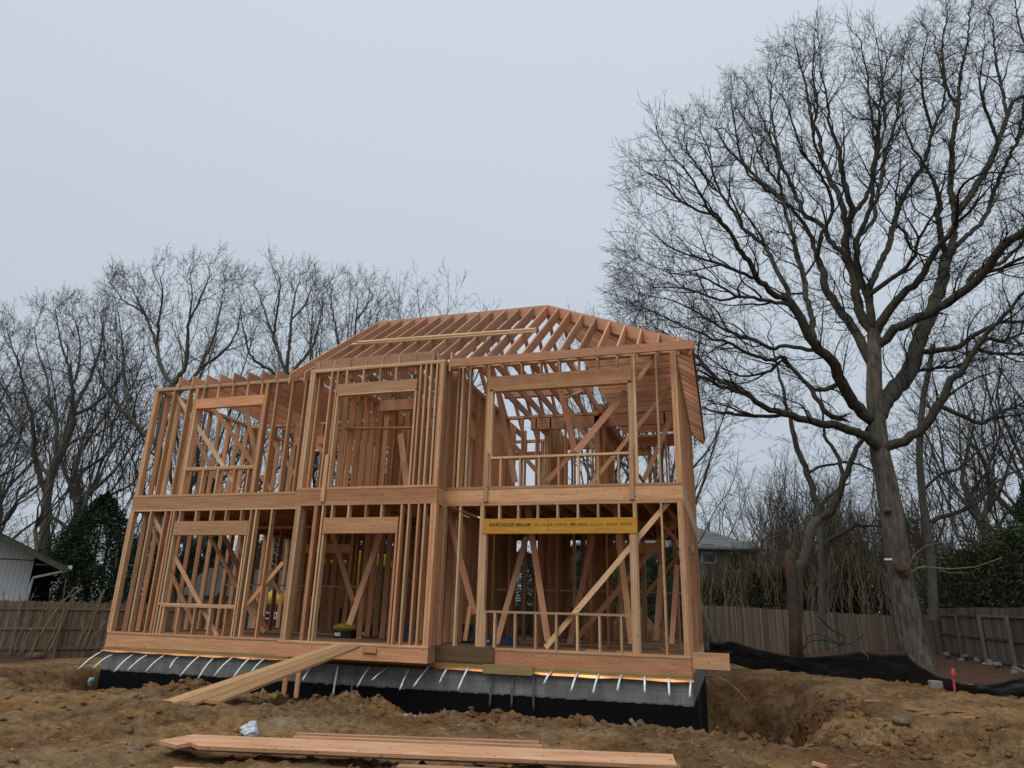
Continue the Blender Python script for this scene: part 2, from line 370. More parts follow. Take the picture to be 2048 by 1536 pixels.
GX = GX+pz*(0.22*fbm(GY*1.6, GZ*2.2, 91, 4)+0.05*fbm(GY*7, GZ*9, 92, 3)); GY = GY+pz*0.10*fbm(GX*2.1, GZ*3.0, 93, 4)
nx_, ny_ = len(gx), len(gy)
idx = np.arange(nx_*ny_).reshape(ny_, nx_)
F = np.stack([idx[:-1, :-1], idx[:-1, 1:], idx[1:, 1:], idx[1:, :-1]], -1).reshape(-1, 4)
def ground_mat():
    mt, n, bs, _, L = newmat('dug_sandy_soil')
    t = n.nodes.new('ShaderNodeTexCoord'); P = t.outputs['Object']
    a = noise(n, P, 0.7, 6, 0.6); b = noise(n, P, 5.5, 8, 0.68); c_ = noise(n, P, 38, 4, 0.6)
    col = rampn(n, b, ((0.30, (0.095, 0.060, 0.031)), (0.46, (0.215, 0.142, 0.073)), (0.70, (0.33, 0.235, 0.130))))
    col = mix(n, rampn(n, a, ((0.40, (0, 0, 0)), (0.62, (1, 1, 1)))), col, mix(n, 1.0, col, (1.22, 1.07, 0.86), 'MULTIPLY'))
    dk = noise(n, P, 0.45, 5, 0.65)
    col = mix(n, rampn(n, dk, ((0.42, (0.95, 0.95, 0.95)), (0.56, (0, 0, 0)))), col, mix(n, 1.0, col, (0.56, 0.50, 0.48), 'MULTIPLY'))
    dry = noise(n, P, 0.8, 6, 0.6)
    col = mix(n, rampn(n, dry, ((0.56, (0, 0, 0)), (0.70, (0.6, 0.6, 0.6)))), col, (0.36, 0.28, 0.19))
    col = mix(n, 0.55, col, mix(n, 1.0, col, rampn(n, c_, ((0.3, (0.5, 0.48, 0.46)), (0.7, (1.45, 1.42, 1.4)))), 'MULTIPLY'))
    # pebbles
    vo = n.nodes.new('ShaderNodeTexVoronoi'); vo.inputs['Scale'].default_value = 26; L.new(P, vo.inputs['Vector'])
    pk = rampn(n, vo.outputs['Distance'], ((0.10, (1, 1, 1)), (0.2, (0, 0, 0))))
    sc = n.nodes.new('ShaderNodeSeparateColor'); L.new(vo.outputs['Color'], sc.inputs[0])
    pk = mathn(n, 'MULTIPLY', pk, rampn(n, sc.outputs[0], ((0.72, (0, 0, 0)), (0.76, (1, 1, 1)))))
    col = mix(n, mathn(n, 'MULTIPLY', pk, 0.8), col, (0.30, 0.23, 0.16))
    # moist freshly dug soil lower down, leaf litter past the silt fence
    s_ = n.nodes.new('ShaderNodeSeparateXYZ'); L.new(P, s_.inputs[0])
    wet = rampn(n, mathn(n, 'ADD', mathn(n, 'MULTIPLY_ADD', s_.outputs['Z'], -1.3, -1.15), mathn(n, 'MULTIPLY', a, 0.25)), ((0.0, (0, 0, 0)), (0.45, (1, 1, 1))))
    col = mix(n, mathn(n, 'MULTIPLY', wet, 0.55), col, mix(n, 1.0, col, (0.55, 0.45, 0.40), 'MULTIPLY'))
    lit = n.nodes.new('ShaderNodeAttribute'); lit.attribute_name = 'litter'
    lv = noise(n, P, 30, 3, 0.7)
    col = mix(n, lit.outputs['Fac'], col, rampn(n, lv, ((0.35, (0.035, 0.02, 0.013)), (0.55, (0.10, 0.055, 0.034)), (0.72, (0.19, 0.12, 0.08)))))
    L.new(col, bs.inputs['Base Color']); bs.inputs['Roughness'].default_value = 0.97; bs.inputs['Specular IOR Level'].default_value = 0.12
    h = mathn(n, 'ADD', b, mathn(n, 'MULTIPLY', c_, 0.35))
    bump(n, bs, h, 0.9, 0.045); return mt
g = link_mesh('ground', np.stack([GX, GY, GZ], -1).reshape(-1, 3), F, ground_mat(), smooth=True)
tag(g, kind='structure')
lit = np.clip(sst(5.2, 6.4, GX+0.10*(GY-8)+0.4*fbm(GX, GY, 3, 3))*sst(3, 6, GY)+sst(15, 19, GY)+sst(-20.5, -22, GX), 0, 1)
at_ = g.data.attributes.new('litter', 'FLOAT', 'POINT'); at_.data.foreach_set('value', lit.astype(np.float32).ravel())

# ------------------------------------------------------------------ the house frame
H1a, H1b, H2, H3 = 2.77, 2.846, 3.121, 5.8985
RIMB = -0.2765
BX0, BX1, BP = -8.21, -4.88, 0.42        # bay
SD = 0.135                               # wall depth
C1 = (3.938, 180, 700); C2 = (3.938, 560, 680); C3 = (3.938, 920, 660)
C4 = (3.338, 180, 980); C5 = (3.338, 560, 980); C6 = (3.2, 920, 980)
def px(c, x, y): return (c[1]+x/c[0], c[2]+y/c[0])
def fx(c, x, y, Y=0.0): p = px(c, x, y); return float(inv(p[0], p[1], 1, Y)[0])
def fz(c, x, y, Y=0.0): p = px(c, x, y); return float(inv(p[0], p[1], 1, Y)[2])
house = thing('house_frame', 'two storey timber frame of a house under construction on a block foundation', 'house frame')
def P_(name, L, mat='fir', parent=None): return L.build(name, M[mat], parent or house)
def ply(c, x, y, n, z0, z1, Y, name='stud', mat='fir'):
    x0 = fx(c, x, y, Y)
    for i in range(n):
        j = rnd.uniform(-0.003, 0.003)
        P_(name, Lum().box(x0+i*0.0385, x0+i*0.0385+0.038, Y+0.001+j+0.003, Y+SD+j, z0, z1), mat if i % 2 else ('spruce' if rnd.random() < 0.55 else mat))
    return x0
# ---- first floor
Z1a, Z1b = 0.038, H1a
yb = -BP
for (x, n) in ((110, 3), (252, 1), (355, 1), (397, 1), (990, 1), (1100, 1)): ply(C4, x, 945, n, Z1a, Z1b, 0)
hL = fz(C4, 800, 300); hLt = fz(C4, 800, 207)
zsill = fz(C4, 720, 760)
x = ply(C4, 415, 945, 1, Z1a, Z1b, 0); xj = ply(C4, 437, 945, 1, Z1a, hL, 0); LJ = xj+0.038
xr = ply(C4, 938, 945, 1, Z1a, hL, 0); ply(C4, 955, 945, 1, Z1a, Z1b, 0)
xr_k = fx(C4, 955, 945)
P_('header', Lum().box(xj, xr_k-0.001, -0.008, SD-0.01, hL, hLt))
P_('window_sill', Lum().box(LJ, xr-0.001, -0.004, SD, zsill-0.08, zsill-0.041)); P_('window_sill', Lum().box(LJ-0.12, xr-0.001, -0.006, SD, zsill-0.04, zsill), 'spruce')
for x in (458, 560, 670, 775, 880): ply(C4, x, 945, 1, Z1a, zsill-0.081, 0, 'cripple_stud')
for x in (590, 697, 797, 897, 1000): ply(C4, x, 180, 1, hLt, Z1b, 0, 'cripple_stud')
# right field
ply(C5, 1157, 930, 1, Z1a, Z1b, 0, mat='spruce'); 
for k_, (x, n) in enumerate(((1305, 2),)): ply(C5, x, 930, n, Z1a, Z1b, 0)
LV0, LV1 = fz(C6, 640, 278), fz(C6, 640, 180)
xj = fx(C5, 1305, 930)+0.078
for i in range(2): P_('stud', Lum().box(xj+i*0.039, xj+i*0.039+0.038, 0.002, SD, Z1a, LV0), 'spruce')
RJ0 = xj+0.077
xe = fx(C6, 1100, 900)
for i in range(2): P_('stud', Lum().box(xe+i*0.039, xe+i*0.039+0.038, 0.002, SD, Z1a, LV0), 'spruce')
for i in range(2): P_('stud', Lum().box(xe+0.08+i*0.039, xe+0.118+i*0.039, 0.002, SD, Z1a, Z1b), 'fir' if i else 'spruce')
lx0, lx1 = fx(C6, 145, 225, -0.012), fx(C6, 1133, 225, -0.012)
lvl = P_('header', Lum().box(lx0, lx1, -0.014, SD-0.02, LV0, LV1), 'lvl'); lvl['label'] = 'yellow laminated beam stamped in black above the wide opening'
zs = fz(C6, 640, 785); P_('window_sill', Lum().box(RJ0, xe, 0, SD, zs-0.038, zs+0.005), 'spruce')
for x in (148, 212, 342, 475, 607, 742, 885, 1025): ply(C6, x, 900, 1, Z1a, zs-0.038, 0, 'cripple_stud', 'spruce')
for x in (245, 365, 490, 617, 747, 876, 1010): ply(C6, x, 130, 1, LV1, Z1b, 0, 'cripple_stud', 'spruce')
ply(C6, 1300, 600, 1, Z1a, Z1b, 0)
P_('corner_post', Lum().box(-0.115, -0.078, 0.002, 0.14, Z1a, Z1b)); P_('corner_post', Lum().box(-0.077, -0.039, 0.004, 0.14, Z1a, Z1b), 'spruce'); P_('corner_post', Lum().box(-0.038, -0.001, 0.001, 0.14, Z1a, Z1b))
# bay first floor
for (x, n) in ((5, 3), (135, 2), (190, 1)): ply(C5, x, 930, n, Z1a, Z1b, yb)
bh0, bh1 = fz(C5, 560, 288, yb), fz(C5, 560, 182, yb)
xj = ply(C5, 212, 930, 1, Z1a, bh0, yb)
xr = ply(C5, 722, 930, 1, Z1a, bh0, yb); 
for (x, n) in ((744, 1), (795, 1), (862, 1), (907, 1)): ply(C5, x, 930, n, Z1a, Z1b, yb)
P_('header', Lum().box(xj, xr+0.037, yb-0.01, yb+SD-0.02, bh0, bh1))
for x in (340, 450, 565, 670): ply(C5, x, 130, 1, bh1, Z1b, yb, 'cripple_stud')
for a, b in ((BX1-0.125, BX1-0.087), (BX1-0.086, BX1-0.045), (BX1-0.044, BX1-0.002)): P_('corner_post', Lum().box(a, b, yb+0.002, yb+0.15, Z1a, Z1b))
P_('corner_post', Lum().box(BX1-SD, BX1-0.002, -0.09, -0.05, Z1a, Z1b)); P_('corner_post', Lum().box(BX1-SD, BX1-0.001, -0.048, 0.0, Z1a, Z1b))
P_('corner_post', Lum().box(BX1-SD, BX1-0.003, 0.001, 0.039, Z1a, Z1b)); P_('corner_post', Lum().box(BX1+0.002, BX1+0.04, 0.001, SD, Z1a, Z1b), 'spruce')
for a in (BX0+0.002, BX0+0.04): P_('corner_post', Lum().box(a, a+0.037, -0.28, -0.18, Z1a, Z1b))
P_('corner_post', Lum().box(BX0-0.04, BX0-0.002, 0.001, SD, Z1a, Z1b)); P_('corner_post', Lum().box(BX0+0.002, BX0+0.10, -0.09, -0.05, Z1a, Z1b))
# ---- second floor
Z2a, Z2b = H2+0.038, H3-0.076
ply(C1, 378, 1000, 3, Z2a, Z2b, 0)
for (x, y) in ((528-18, 1130), (632, 1130)): ply(C1, x, y, 1, Z2a, Z2b, 0)
h20, h21 = fz(C1, 1130, 443), fz(C1, 1130, 368)
zs2 = fz(C1, 1000, 917)
ply(C1, 690, 1120, 2, Z2a, Z2b, 0); xj = fx(C1, 690, 1120)+0.078; P_('stud', Lum().box(xj, xj+0.038, 0.002, SD, Z2a, h20), 'spruce')
xr = fx(C1, 1272, 1000); P_('stud', Lum().box(xr, xr+0.038, 0.002, SD, Z2a, h20)); 
for i in range(2): P_('stud', Lum().box(xr+0.039*(i+1), xr+0.039*(i+1)+0.038, 0.004, SD, Z2a, Z2b))
P_('header', Lum().box(xj, xr+0.037, -0.007, SD-0.02, h20, h21))
P_('window_sill', Lum().box(xj+0.038, xr, 0, SD, zs2-0.078, zs2-0.04)); P_('window_sill', Lum().box(xj+0.038-0.12, xr, -0.004, SD, zs2-0.039, zs2), 'spruce')
for x in (870, 985, 1115, 1225): ply(C1, x, 1040, 1, Z2a, zs2-0.079, 0, 'cripple_stud')
for x in (895, 1005, 1120, 1235, 1345): ply(C1, x, 310, 1, h21, Z2b, 0, 'cripple_stud')
ply(C1, 1585, 310, 1, Z2a, Z2b, 0); ply(C1, 1465, 310, 1, Z2a, Z2b, 0); ply(C1, 1690, 310, 1, Z2a, Z2b, 0)
# bay second
for (x, n) in ((190, 3), (355, 1), (400, 1)): ply(C2, x, 700, n, Z2a, Z2b, yb)
b20, b21 = fz(C2, 760, 412, yb), fz(C2, 760, 328, yb)
xj = fx(C2, 418, 700, yb); P_('stud', Lum().box(xj, xj+0.038, yb+0.001, yb+SD, Z2a, b20), 'spruce')
xr = fx(C2, 1040, 700, yb); P_('stud', Lum().box(xr, xr+0.038, yb+0.001, yb+SD, Z2a, b20), 'spruce')
for (x, n) in ((1068, 1), (1110, 1), (1152, 1), (1200, 1)): ply(C2, x, 700, n, Z2a, Z2b, yb)
P_('header', Lum().box(xj, xr+0.037, yb-0.008, yb+SD-0.02, b20+0.02, b21)); P_('header', Lum().box(xj+0.038, xr, yb-0.004, yb+SD, b20-0.018, b20+0.02), 'spruce')
for x in (520, 650, 780, 905): ply(C2, x, 270, 1, b21, Z2b, yb, 'cripple_stud')
for a, b in ((BX1-0.125, BX1-0.087), (BX1-0.086, BX1-0.045), (BX1-0.044, BX1-0.002)): P_('corner_post', Lum().box(a, b, yb+0.002, yb+0.15, Z2a, Z2b))
P_('corner_post', Lum().box(BX1-SD, BX1-0.002, -0.09, -0.05, Z2a, Z2b)); P_('corner_post', Lum().box(BX1-SD, BX1-0.003, 0.001, 0.039, Z2a, Z2b))
for a in (BX0+0.002, BX0+0.04): P_('corner_post', Lum().box(a, a+0.037, -0.28, -0.18, Z2a, Z2b))
P_('corner_post', Lum().box(BX0-0.04, BX0-0.002, 0.001, SD, Z2a, Z2b))
# right second
for x in (1380, 1412, 1472): ply(C2, x, 700, 1, Z2a, Z2b, 0, mat='spruce')
r20, r21 = fz(C3, 800, 448), fz(C3, 800, 330)
xk = fx(C3, 195, 800)
for i in range(2): P_('stud', Lum().box(xk+i*0.039, xk+i*0.039+0.038, 0.002, SD, Z2a, Z2b))
for i in range(2, 4): P_('stud', Lum().box(xk+i*0.039, xk+i*0.039+0.038, 0.003, SD, Z2a, r20), 'spruce')
xo = fx(C3, 1330, 800)
for i in range(2): P_('stud', Lum().box(xo+i*0.039, xo+i*0.039+0.038, 0.002, SD, Z2a, r20), 'spruce')
for i in range(2): P_('stud', Lum().box(xo+0.08+i*0.039, xo+0.118+i*0.039, 0.003, SD, Z2a, Z2b), 'spruce' if i else 'fir')
P_('header', Lum().box(xk+0.078, xo+0.077, -0.008, SD-0.02, r20+0.038, r21)); P_('header', Lum().box(xk+0.156, xo, -0.004, SD, r20, r20+0.037), 'spruce')
zs3 = fz(C3, 800, 978); P_('window_sill', Lum().box(xk+0.156, xo, -0.002, SD, zs3-0.045, zs3), 'spruce')
for x in (310, 462, 612, 767, 922, 1080, 1240): ply(C3, x, 1100, 1, Z2a, zs3-0.045, 0, 'cripple_stud')
for x in (480, 628, 775, 925, 1075, 1225): ply(C3, x, 260, 1, r21, Z2b, 0, 'cripple_stud')
ply(C3, 1555, 800, 1, Z2a, Z2b, 0, mat='spruce')
for a in (-0.115, -0.076, -0.038): P_('corner_post', Lum().box(a, a+0.037, 0.002+a*0.01, 0.14, Z2a, Z2b), 'spruce' if a == -0.076 else 'fir')
# cleats that run down over the middle rim board
for (c, x, y, Y) in ((C2, 332, 1200, yb), (C3, 192, 1250, 0.0), (C3, 1337, 1250, 0.0)):
    x0 = fx(c, x, y, Y); P_('cleat', Lum().box(x0, x0+0.085, Y-0.045, Y-0.004, H1b-0.0, H2+0.75), 'fir' if Y else 'joist')
# ---- plates, rims, floors
def seg(name, z0, z1, dy=0.0, mat='fir', dep=SD, lap=0.0):
    P_(name, Lum().box(HX0, BX0-0.001, 0-dy, dep, z0, z1), mat); P_(name, Lum().box(BX0, BX1, -BP-dy, -BP+dep, z0, z1), mat)
    P_(name, Lum().box(BX1+0.001, HX1, 0-dy, dep, z0, z1), mat)
    P_(name, Lum().box(BX1-dep, BX1, -BP+dep+0.001, dep+0.0, z0, z1), mat); P_(name, Lum().box(BX0, BX0+dep, -BP+dep+0.001, dep, z0, z1), mat)
seg('sole_plate', 0.0, 0.038); seg('top_plate', H1a, H1a+0.037, mat='spruce'); seg('top_plate', H1a+0.038, H1b-0.001, 0.002)
seg('sole_plate', H2, H2+0.038); seg('top_plate', H3-0.076, H3-0.039, mat='spruce'); seg('top_plate', H3-0.038, H3, 0.002, mat='spruce')
seg('rim_board', RIMB, -0.021, 0.0, dep=0.04); seg('rim_board', H1b, H2-0.021, 0.0, dep=0.04)
P_('subfloor', Lum().box(HX0+0.002, BX0, -0.006, HD, -0.02, -0.001, (1, 0, 0)), 'ply'); P_('subfloor', Lum().box(BX0+0.001, BX1, -BP-0.006, HD, -0.02, -0.001, (1, 0, 0)), 'ply'); P_('subfloor', Lum().box(BX1+0.001, HX1-0.001, -0.006, HD, -0.02, -0.001, (1, 0, 0)), 'ply')
# second subfloor leaves an open stair well beside the bay
for (a, b, c, d) in ((HX0+0.002, BX0, -0.006, HD), (BX0+0.001, BX1, -BP-0.006, 1.2), (BX0+0.001, -6.2, 1.201, 4.6), (BX0+0.001, BX1, 4.601, HD), (BX1+0.001, HX1-0.001, -0.006, HD)):
    P_('subfloor', Lum().box(a, b, c, d, H2-0.02, H2-0.001, (1, 0, 0)), 'ply')
P_('sill_plate', Lum().box(HX0-0.01, HX1+0.01, -0.012, 0.14, RIMB-0.038, RIMB-0.001), 'pt'); P_('sill_plate', Lum().box(HX0-0.005, HX1+0.006, -0.004, 0.14, RIMB-0.076, RIMB-0.039), 'pt')
P_('sill_plate', Lum().box(HX1-0.13, HX1+0.01, 0.141, HD, RIMB-0.076, RIMB-0.001), 'pt')
# floor joists of the second floor (run front to back)
k = 0; x = HX1-0.4
while x > HX0+0.2:
    y0 = 0.042 if not (BX0 < x < BX1) else -BP+0.042
    L = Lum()
    if BX0+1.9 < x < BX1-0.1: L.box(x-0.019, x+0.019, y0, 1.2, H1b+0.002, H2-0.022); P_('joist', Lum().box(x-0.019, x+0.019, 4.6, HD-0.05, H1b+0.002, H2-0.022), 'joist')
    else: L.box(x-0.019, x+0.019, y0, HD-0.05, H1b+0.002, H2-0.022)
    P_('joist', L, 'joist'); x -= 0.4064
# ---- right side wall (X = 0), left side wall, rear wall and inside partitions
side = Lum()
def wall_x(L, X, y0, y1, z0, z1, opens=(), sp=0.4064, d=SD, plates=True):   # wall running in Y at X (outer face X)
    y = y0
    while y < y1-0.05:
        if not any(a < y < b for a, b, *_ in opens): L.box(X-d, X-0.002, y, y+0.038, z0+0.038, z1-0.076)
        else:
            for a, b, zl, zh in opens:
                if a < y < b:
                    if zl > z0+0.1: L.box(X-d, X-0.002, y, y+0.038, z0+0.038, zl-0.04)
                    L.box(X-d, X-0.002, y, y+0.038, zh+0.2, z1-0.076)
        y += sp
    for a, b, zl, zh in opens:
        for q in (a-0.04, a, b, b+0.04): L.box(X-d, X-0.001, q-0.019, q+0.018, z0+0.038, z1-0.076)
        L.box(X-d, X+0.003, a, b, zh, zh+0.2, (0, 1, 0))
        if zl > z0+0.1: L.box(X-d, X-0.002, a+0.02, b-0.02, zl-0.04, zl, (0, 1, 0))
def wall_y(L, Y, x0, x1, z0, z1, opens=(), sp=0.4064, d=SD):
    x = x0
    while x < x1-0.03:
        if not any(a < x < b for a, b, *_ in opens): L.box(x, x+0.038, Y, Y+d, z0+0.038, z1-0.076)
        else:
            for a, b, zl, zh in opens:
                if a < x < b:
                    if zl > z0+0.1: L.box(x, x+0.038, Y, Y+d, z0+0.038, zl-0.04)
                    L.box(x, x+0.038, Y, Y+d, zh+0.24, z1-0.076)
        x += sp
    for a, b, zl, zh in opens:
        for q in (a-0.04, a, b, b+0.04): L.box(q-0.019, q+0.018, Y+0.001, Y+d, z0+0.038, z1-0.076)
        L.box(a, b, Y-0.003, Y+d-0.02, zh, zh+0.24, (1, 0, 0))
        if zl > z0+0.1: L.box(a+0.02, b-0.02, Y+0.001, Y+d, zl-0.04, zl, (1, 0, 0))
def plates_x(X, y0, y1, z0, z1, d=SD, rim=False):
    P_('sole_plate', Lum().box(X-d, X-0.003, y0, y1, z0, z0+0.038, (0, 1, 0)))
    P_('top_plate', Lum().box(X-d, X-0.002, y0, y1, z1-0.076, z1-0.039, (0, 1, 0)), 'spruce'); P_('top_plate', Lum().box(X-d, X-0.001, y0, y1, z1-0.038, z1, (0, 1, 0)))
def plates_y(Y, x0, x1, z0, z1, d=SD):
    P_('sole_plate', Lum().box(x0, x1, Y, Y+d, z0, z0+0.038, (1, 0, 0)))
    P_('top_plate', Lum().box(x0, x1, Y, Y+d, z1-0.076, z1-0.001, (1, 0, 0)), 'spruce')
S = Lum()
wall_x(S, 0.0, 0.42, HD, 0, H1b, opens=((1.15, 1.85, 1.15, 2.05), (2.7, 3.7, 0, 2.1)), sp=0.4064)
wall_x(S, 0.0, 0.42, HD, H2, H3, sp=0.305)
wall_x(S, HX0+SD, 0.41, HD, 0, H1b); wall_x(S, HX0+SD, 0.41, HD, H2, H3, opens=())
wall_y(S, HD-SD, HX0+0.12, -0.12, 0, H1b, opens=((-12.0, -10.9, 0.9, 2.15), (-9.6, -8.5, 0.9, 2.15), (-6.6, -4.8, 0, 2.15), (-3.3, -1.6, 1.0, 2.15)))
wall_y(S, HD-SD, HX0+0.12, -0.12, H2, H3, opens=((-11.6, -10.5, H2+0.9, H2+2.15), (-8.9, -8.0, H2+1.0, H2+2.15), (-5.6, -4.6, H2+1.0, H2+2.15), (-2.6, -1.3, H2+0.9, H2+2.15)))
# inside partitions, both floors
wall_y(S, 3.6, HX0+0.12, BX0, 0, H1b, opens=((-10.4, -9.0, 0, 2.1),)); wall_y(S, 3.4, BX1, -0.12, 0, H1b, opens=((-1.7, -0.7, 0, 2.1),), sp=0.4064)
wall_x(S, BX0+0.5, 2.2, 3.5, 0, H1b, sp=0.4064); wall_x(S, BX1-0.3, 1.0, 5.0, 0, H1b); wall_x(S, -5.9, 1.6, 4.5, 0, H1b); wall_x(S, -2.4, 3.6, HD-0.1, 0, H1b)
wall_y(S, 3.8, -12.9, BX0+0.1, H2, H3, opens=((-11.3, -10.2, H2, H2+2.1),)); wall_x(S, BX0+0.45, 0.6, 4.6, H2, H3, sp=0.36); wall_x(S, BX0+0.85, 2.0, 5.5, H2, H3, sp=0.4)
wall_x(S, BX1+0.02, 0.3, 5.2, H2, H3, sp=0.4, opens=((1.0, 1.7, H2+1.5, H2+2.1),)); wall_x(S, BX1-0.9, 1.6, 4.8, H2, H3, sp=0.38)
wall_y(S, 4.3, BX1, -3.0, H2, H3); wall_x(S, -2.3, 4.3, HD-0.1, H2, H3, opens=((5.0, 5.8, H2, H2+2.1),)); wall_y(S, 4.3, -2.2, -0.12, H2, H3, sp=0.8)
wall_y(S, 2.2, BX0+0.5, BX1-1.0, H2, H3, sp=0.4064)
wall_y(S, 5.4, HX0+0.12, -6.6, 0, H1b, opens=((-11.9, -10.8, 0, 2.1),)); wall_y(S, 5.2, -4.6, -0.12, 0, H1b, opens=((-2.9, -2.0, 0, 2.1),)); wall_x(S, -10.4, 3.7, 7.0, 0, H1b); wall_x(S, -3.6, 3.5, 7.0, 0, H1b); wall_x(S, -7.0, 2.0, 6.8, 0, H1b, sp=0.35); wall_x(S, -5.2, 2.4, 6.8, 0, H1b, sp=0.35)
wall_y(S, 5.6, -8.0, -3.4, H2, H3); wall_x(S, -6.9, 2.6, 6.6, H2, H3, sp=0.38); wall_x(S, -3.7, 4.4, 7.0, H2, H3); wall_y(S, 5.9, -3.4, -0.12, H2, H3-0.5, sp=0.6); wall_x(S, -10.2, 3.9, 7.0, H2, H3)
st = S.build('stud', M['fir'], house); st['kind'] = 'stuff'
for (X, a, b) in ((0.0, SD+0.001, HD), (HX0+SD, SD+0.001, HD)):
    plates_x(X, a, b, 0, H1b-0.001); plates_x(X, a, b, H2, H3)
for (Y, a, b, z0, z1) in ((HD-SD, HX0+0.11, -0.11, 0, H1b), (HD-SD, HX0+0.11, -0.11, H2, H3), (3.6, HX0+0.11, BX0, 0, H1b), (3.4, BX1, -0.11, 0, H1b), (3.8, -12.9, BX0+0.1, H2, H3), (4.3, BX1, -0.11, H2, H3), (2.2, BX0+0.5, BX1-1.0, H2, H3)):
    plates_y(Y, a, b, z0, z1-0.002)
for (X, a, b, z0, z1) in ((BX0+0.5, 2.2, 3.5, 0, H1b), (BX1-0.3, 1.0, 5.0, 0, H1b), (BX0+0.45, 0.6, 4.6, H2, H3), (BX1+0.02, 0.3, 4.29, H2, H3), (BX1-0.9, 1.6, 4.8, H2, H3), (-2.3, 4.41, 7, H2, H3)):
    plates_x(X, a, b, z0, z1-0.003)
# rims on the right side, at both floors, and at the left
P_('rim_board', Lum().box(-0.038, 0.0, 0.041, HD, RIMB, -0.021), 'spruce'); P_('rim_board', Lum().box(-0.038, 0.0, 0.041, HD, H1b, H2-0.021), 'spruce')
P_('rim_board', Lum().box(HX0, HX0+0.038, 0.041, HD, RIMB, -0.021)); P_('rim_board', Lum().box(HX0, HX0+0.038, 0.041, HD, H1b, H2-0.021)); P_('rim_board', Lum().box(HX0+0.04, -0.04, HD-0.04, HD, H1b, H2-0.021)); P_('rim_board', Lum().box(HX0+0.04, -0.04, HD-0.04, HD, RIMB, -0.021))
# ---- braces: picture points at chosen depths inside the house
def brace(c, x0, y0, Y0, x1, y1, Y1, w=0.09, mat='fir', t=0.038):
    a = inv(*px(c, x0, y0), 1, Y0); b = inv(*px(c, x1, y1), 1, Y1)
    sv = np.cross(b-a, (0, 1, 0)); P_('brace', Lum().bar(a, b, w, t, sv), mat)
brace(C1, 690, 360, .13, 1175, 1105, .13, mat='spruce'); brace(C1, 975, 465, 1.2, 1290, 905, 1.2, .10); brace(C1, 1195, 280, 1.5, 1310, 870, 1.5, .12, 'joist')
brace(C1, 650, 330, .9, 1050, 1110, .9, .09, 'joist'); brace(C1, 1330, 560, 2.2, 1620, 990, 2.2, .09); brace(C1, 1720, 700, 2.0, 1840, 800, 2.0)
brace(C1, 1350, 990, 1.2, 1430, 1110, 1.2)
brace(C4, 415, 165, .13, 850, 975, .13, mat='joist'); brace(C4, 375, 155, .8, 700, 920, .8, .09, 'joist'); brace(C4, 800, 310, 2.0, 985, 650, 2.0); brace(C4, 895, 310, 2.4, 1185, 945, 2.4, .12, 'joist')
brace(C4, 1290, 485, .13, 1045, 770, .13); brace(C4, 1045, 770, 1.4, 1165, 950, 1.4); brace(C4, 1190, 560, 2.2, 1270, 690, 2.2)
brace(C5, 735, 105, 1.1, 462, 900, .5, .13, 'joist'); brace(C5, 350, 290, 1.5, 490, 740, 1.5, .12, 'joist')
brace(C5, 1112, 105, .5, 1300, 830, .5, .12, 'joist'); brace(C5, 1268, 775, .35, 1236, 1005, .35, .08)
brace(C6, 1330, 82, .13, 548, 1008, .13, .10, 'spruce'); brace(C6, 430, 90, .9, 562, 965, .9, .13, 'joist'); brace(C6, 425, 300, 1.8, 232, 985, 1.0, .12, 'joist')
brace(C6, 990, 85, 1.0, 1100, 985, 1.0, .12, 'fir'); brace(C6, 1385, 205, 2.6, 760, 935, 2.6, .12); brace(C6, 1395, 425, 3.2, 1165, 700, 3.2, .09); brace(C6, 850, 300, 2.2, 700, 985, 2.2, .12, 'joist')
brace(C6, 1390, 480, 1.6, 1355, 985, 1.2, .10, 'joist'); brace(C6, 1290, 480, 2.4, 1255, 960, 2.4, .12, 'joist')
brace(C6, 1175, 75, 1.9, 1390, 330, 1.9, .08); brace(C6, 1290, 75, 1.3, 1390, 190, 1.3, .08)
brace(C3, 1545, 185, .13, 1400, 395, .13, .09, 'fir'); brace(C3, 1310, 480, .35, 915, 960, .35, .14, 'joist'); brace(C3, 300, 480, .7, 435, 1200, .7, .12, 'joist'); brace(C3, 785, 440, 2.2, 905, 960, 2.2, .14, 'joist')
brace(C3, 1655, 445, 1.8, 1030, 1215, 1.8, .09); brace(C3, 1665, 690, 1.2, 1450, 1180, 1.2, .10, 'joist'); brace(C3, 280, 740, 1.4, 680, 1200, 1.4, .10); brace(C3, 690, 1190, 3.0, 900, 950, 3.0, .12); brace(C3, 1480, 300, 1.2, 1250, 120, 3.0, .1, 'joist')
brace(C3, 820, 540, 2.2, 960, 480, 3.4, .09, 'spruce'); brace(C3, 830, 600, 3.0, 1050, 930, 3.0, .1)
brace(C2, 950, 740, 2.0, 1000, 1150, 1.2, .16, 'joist'); brace(C2, 880, 880, 2.6, 970, 760, 2.6, .08)
# board across the bay opening on the upper floor, and inner beams
a = inv(*px(C2, 450, 700), 1, 0.9); b = inv(*px(C2, 1200, 690), 1, 0.9); P_('brace', Lum().bar(a, b, 0.035, 0.14, (0, 0, 1)), 'fir')
P_('beam', Lum().box(BX0+0.6, BX1-0.2, 1.9, 2.02, H3-0.36, H3-0.08), 'joist'); P_('beam', Lum().box(-4.2, -0.12, 4.3, 4.4, H3-0.42, H3-0.10), 'joist'); P_('beam', Lum().box(-2.2, -2.06, 3.4, 7.0, H3-0.3, H3-0.05), 'joist')
P_('beam', Lum().box(-4.2, -0.2, HD-0.22, HD-0.12, H3-0.38, H3-0.09), 'joist'); P_('beam', Lum().box(-4.7, -2.3, 3.35, 3.49, H3+0.25, H3+0.53), 'joist')
P_('beam', Lum().box(HX0+0.2, -0.2, 3.4+0.11, 3.4+0.15, 1.2, 1.24), 'joist')
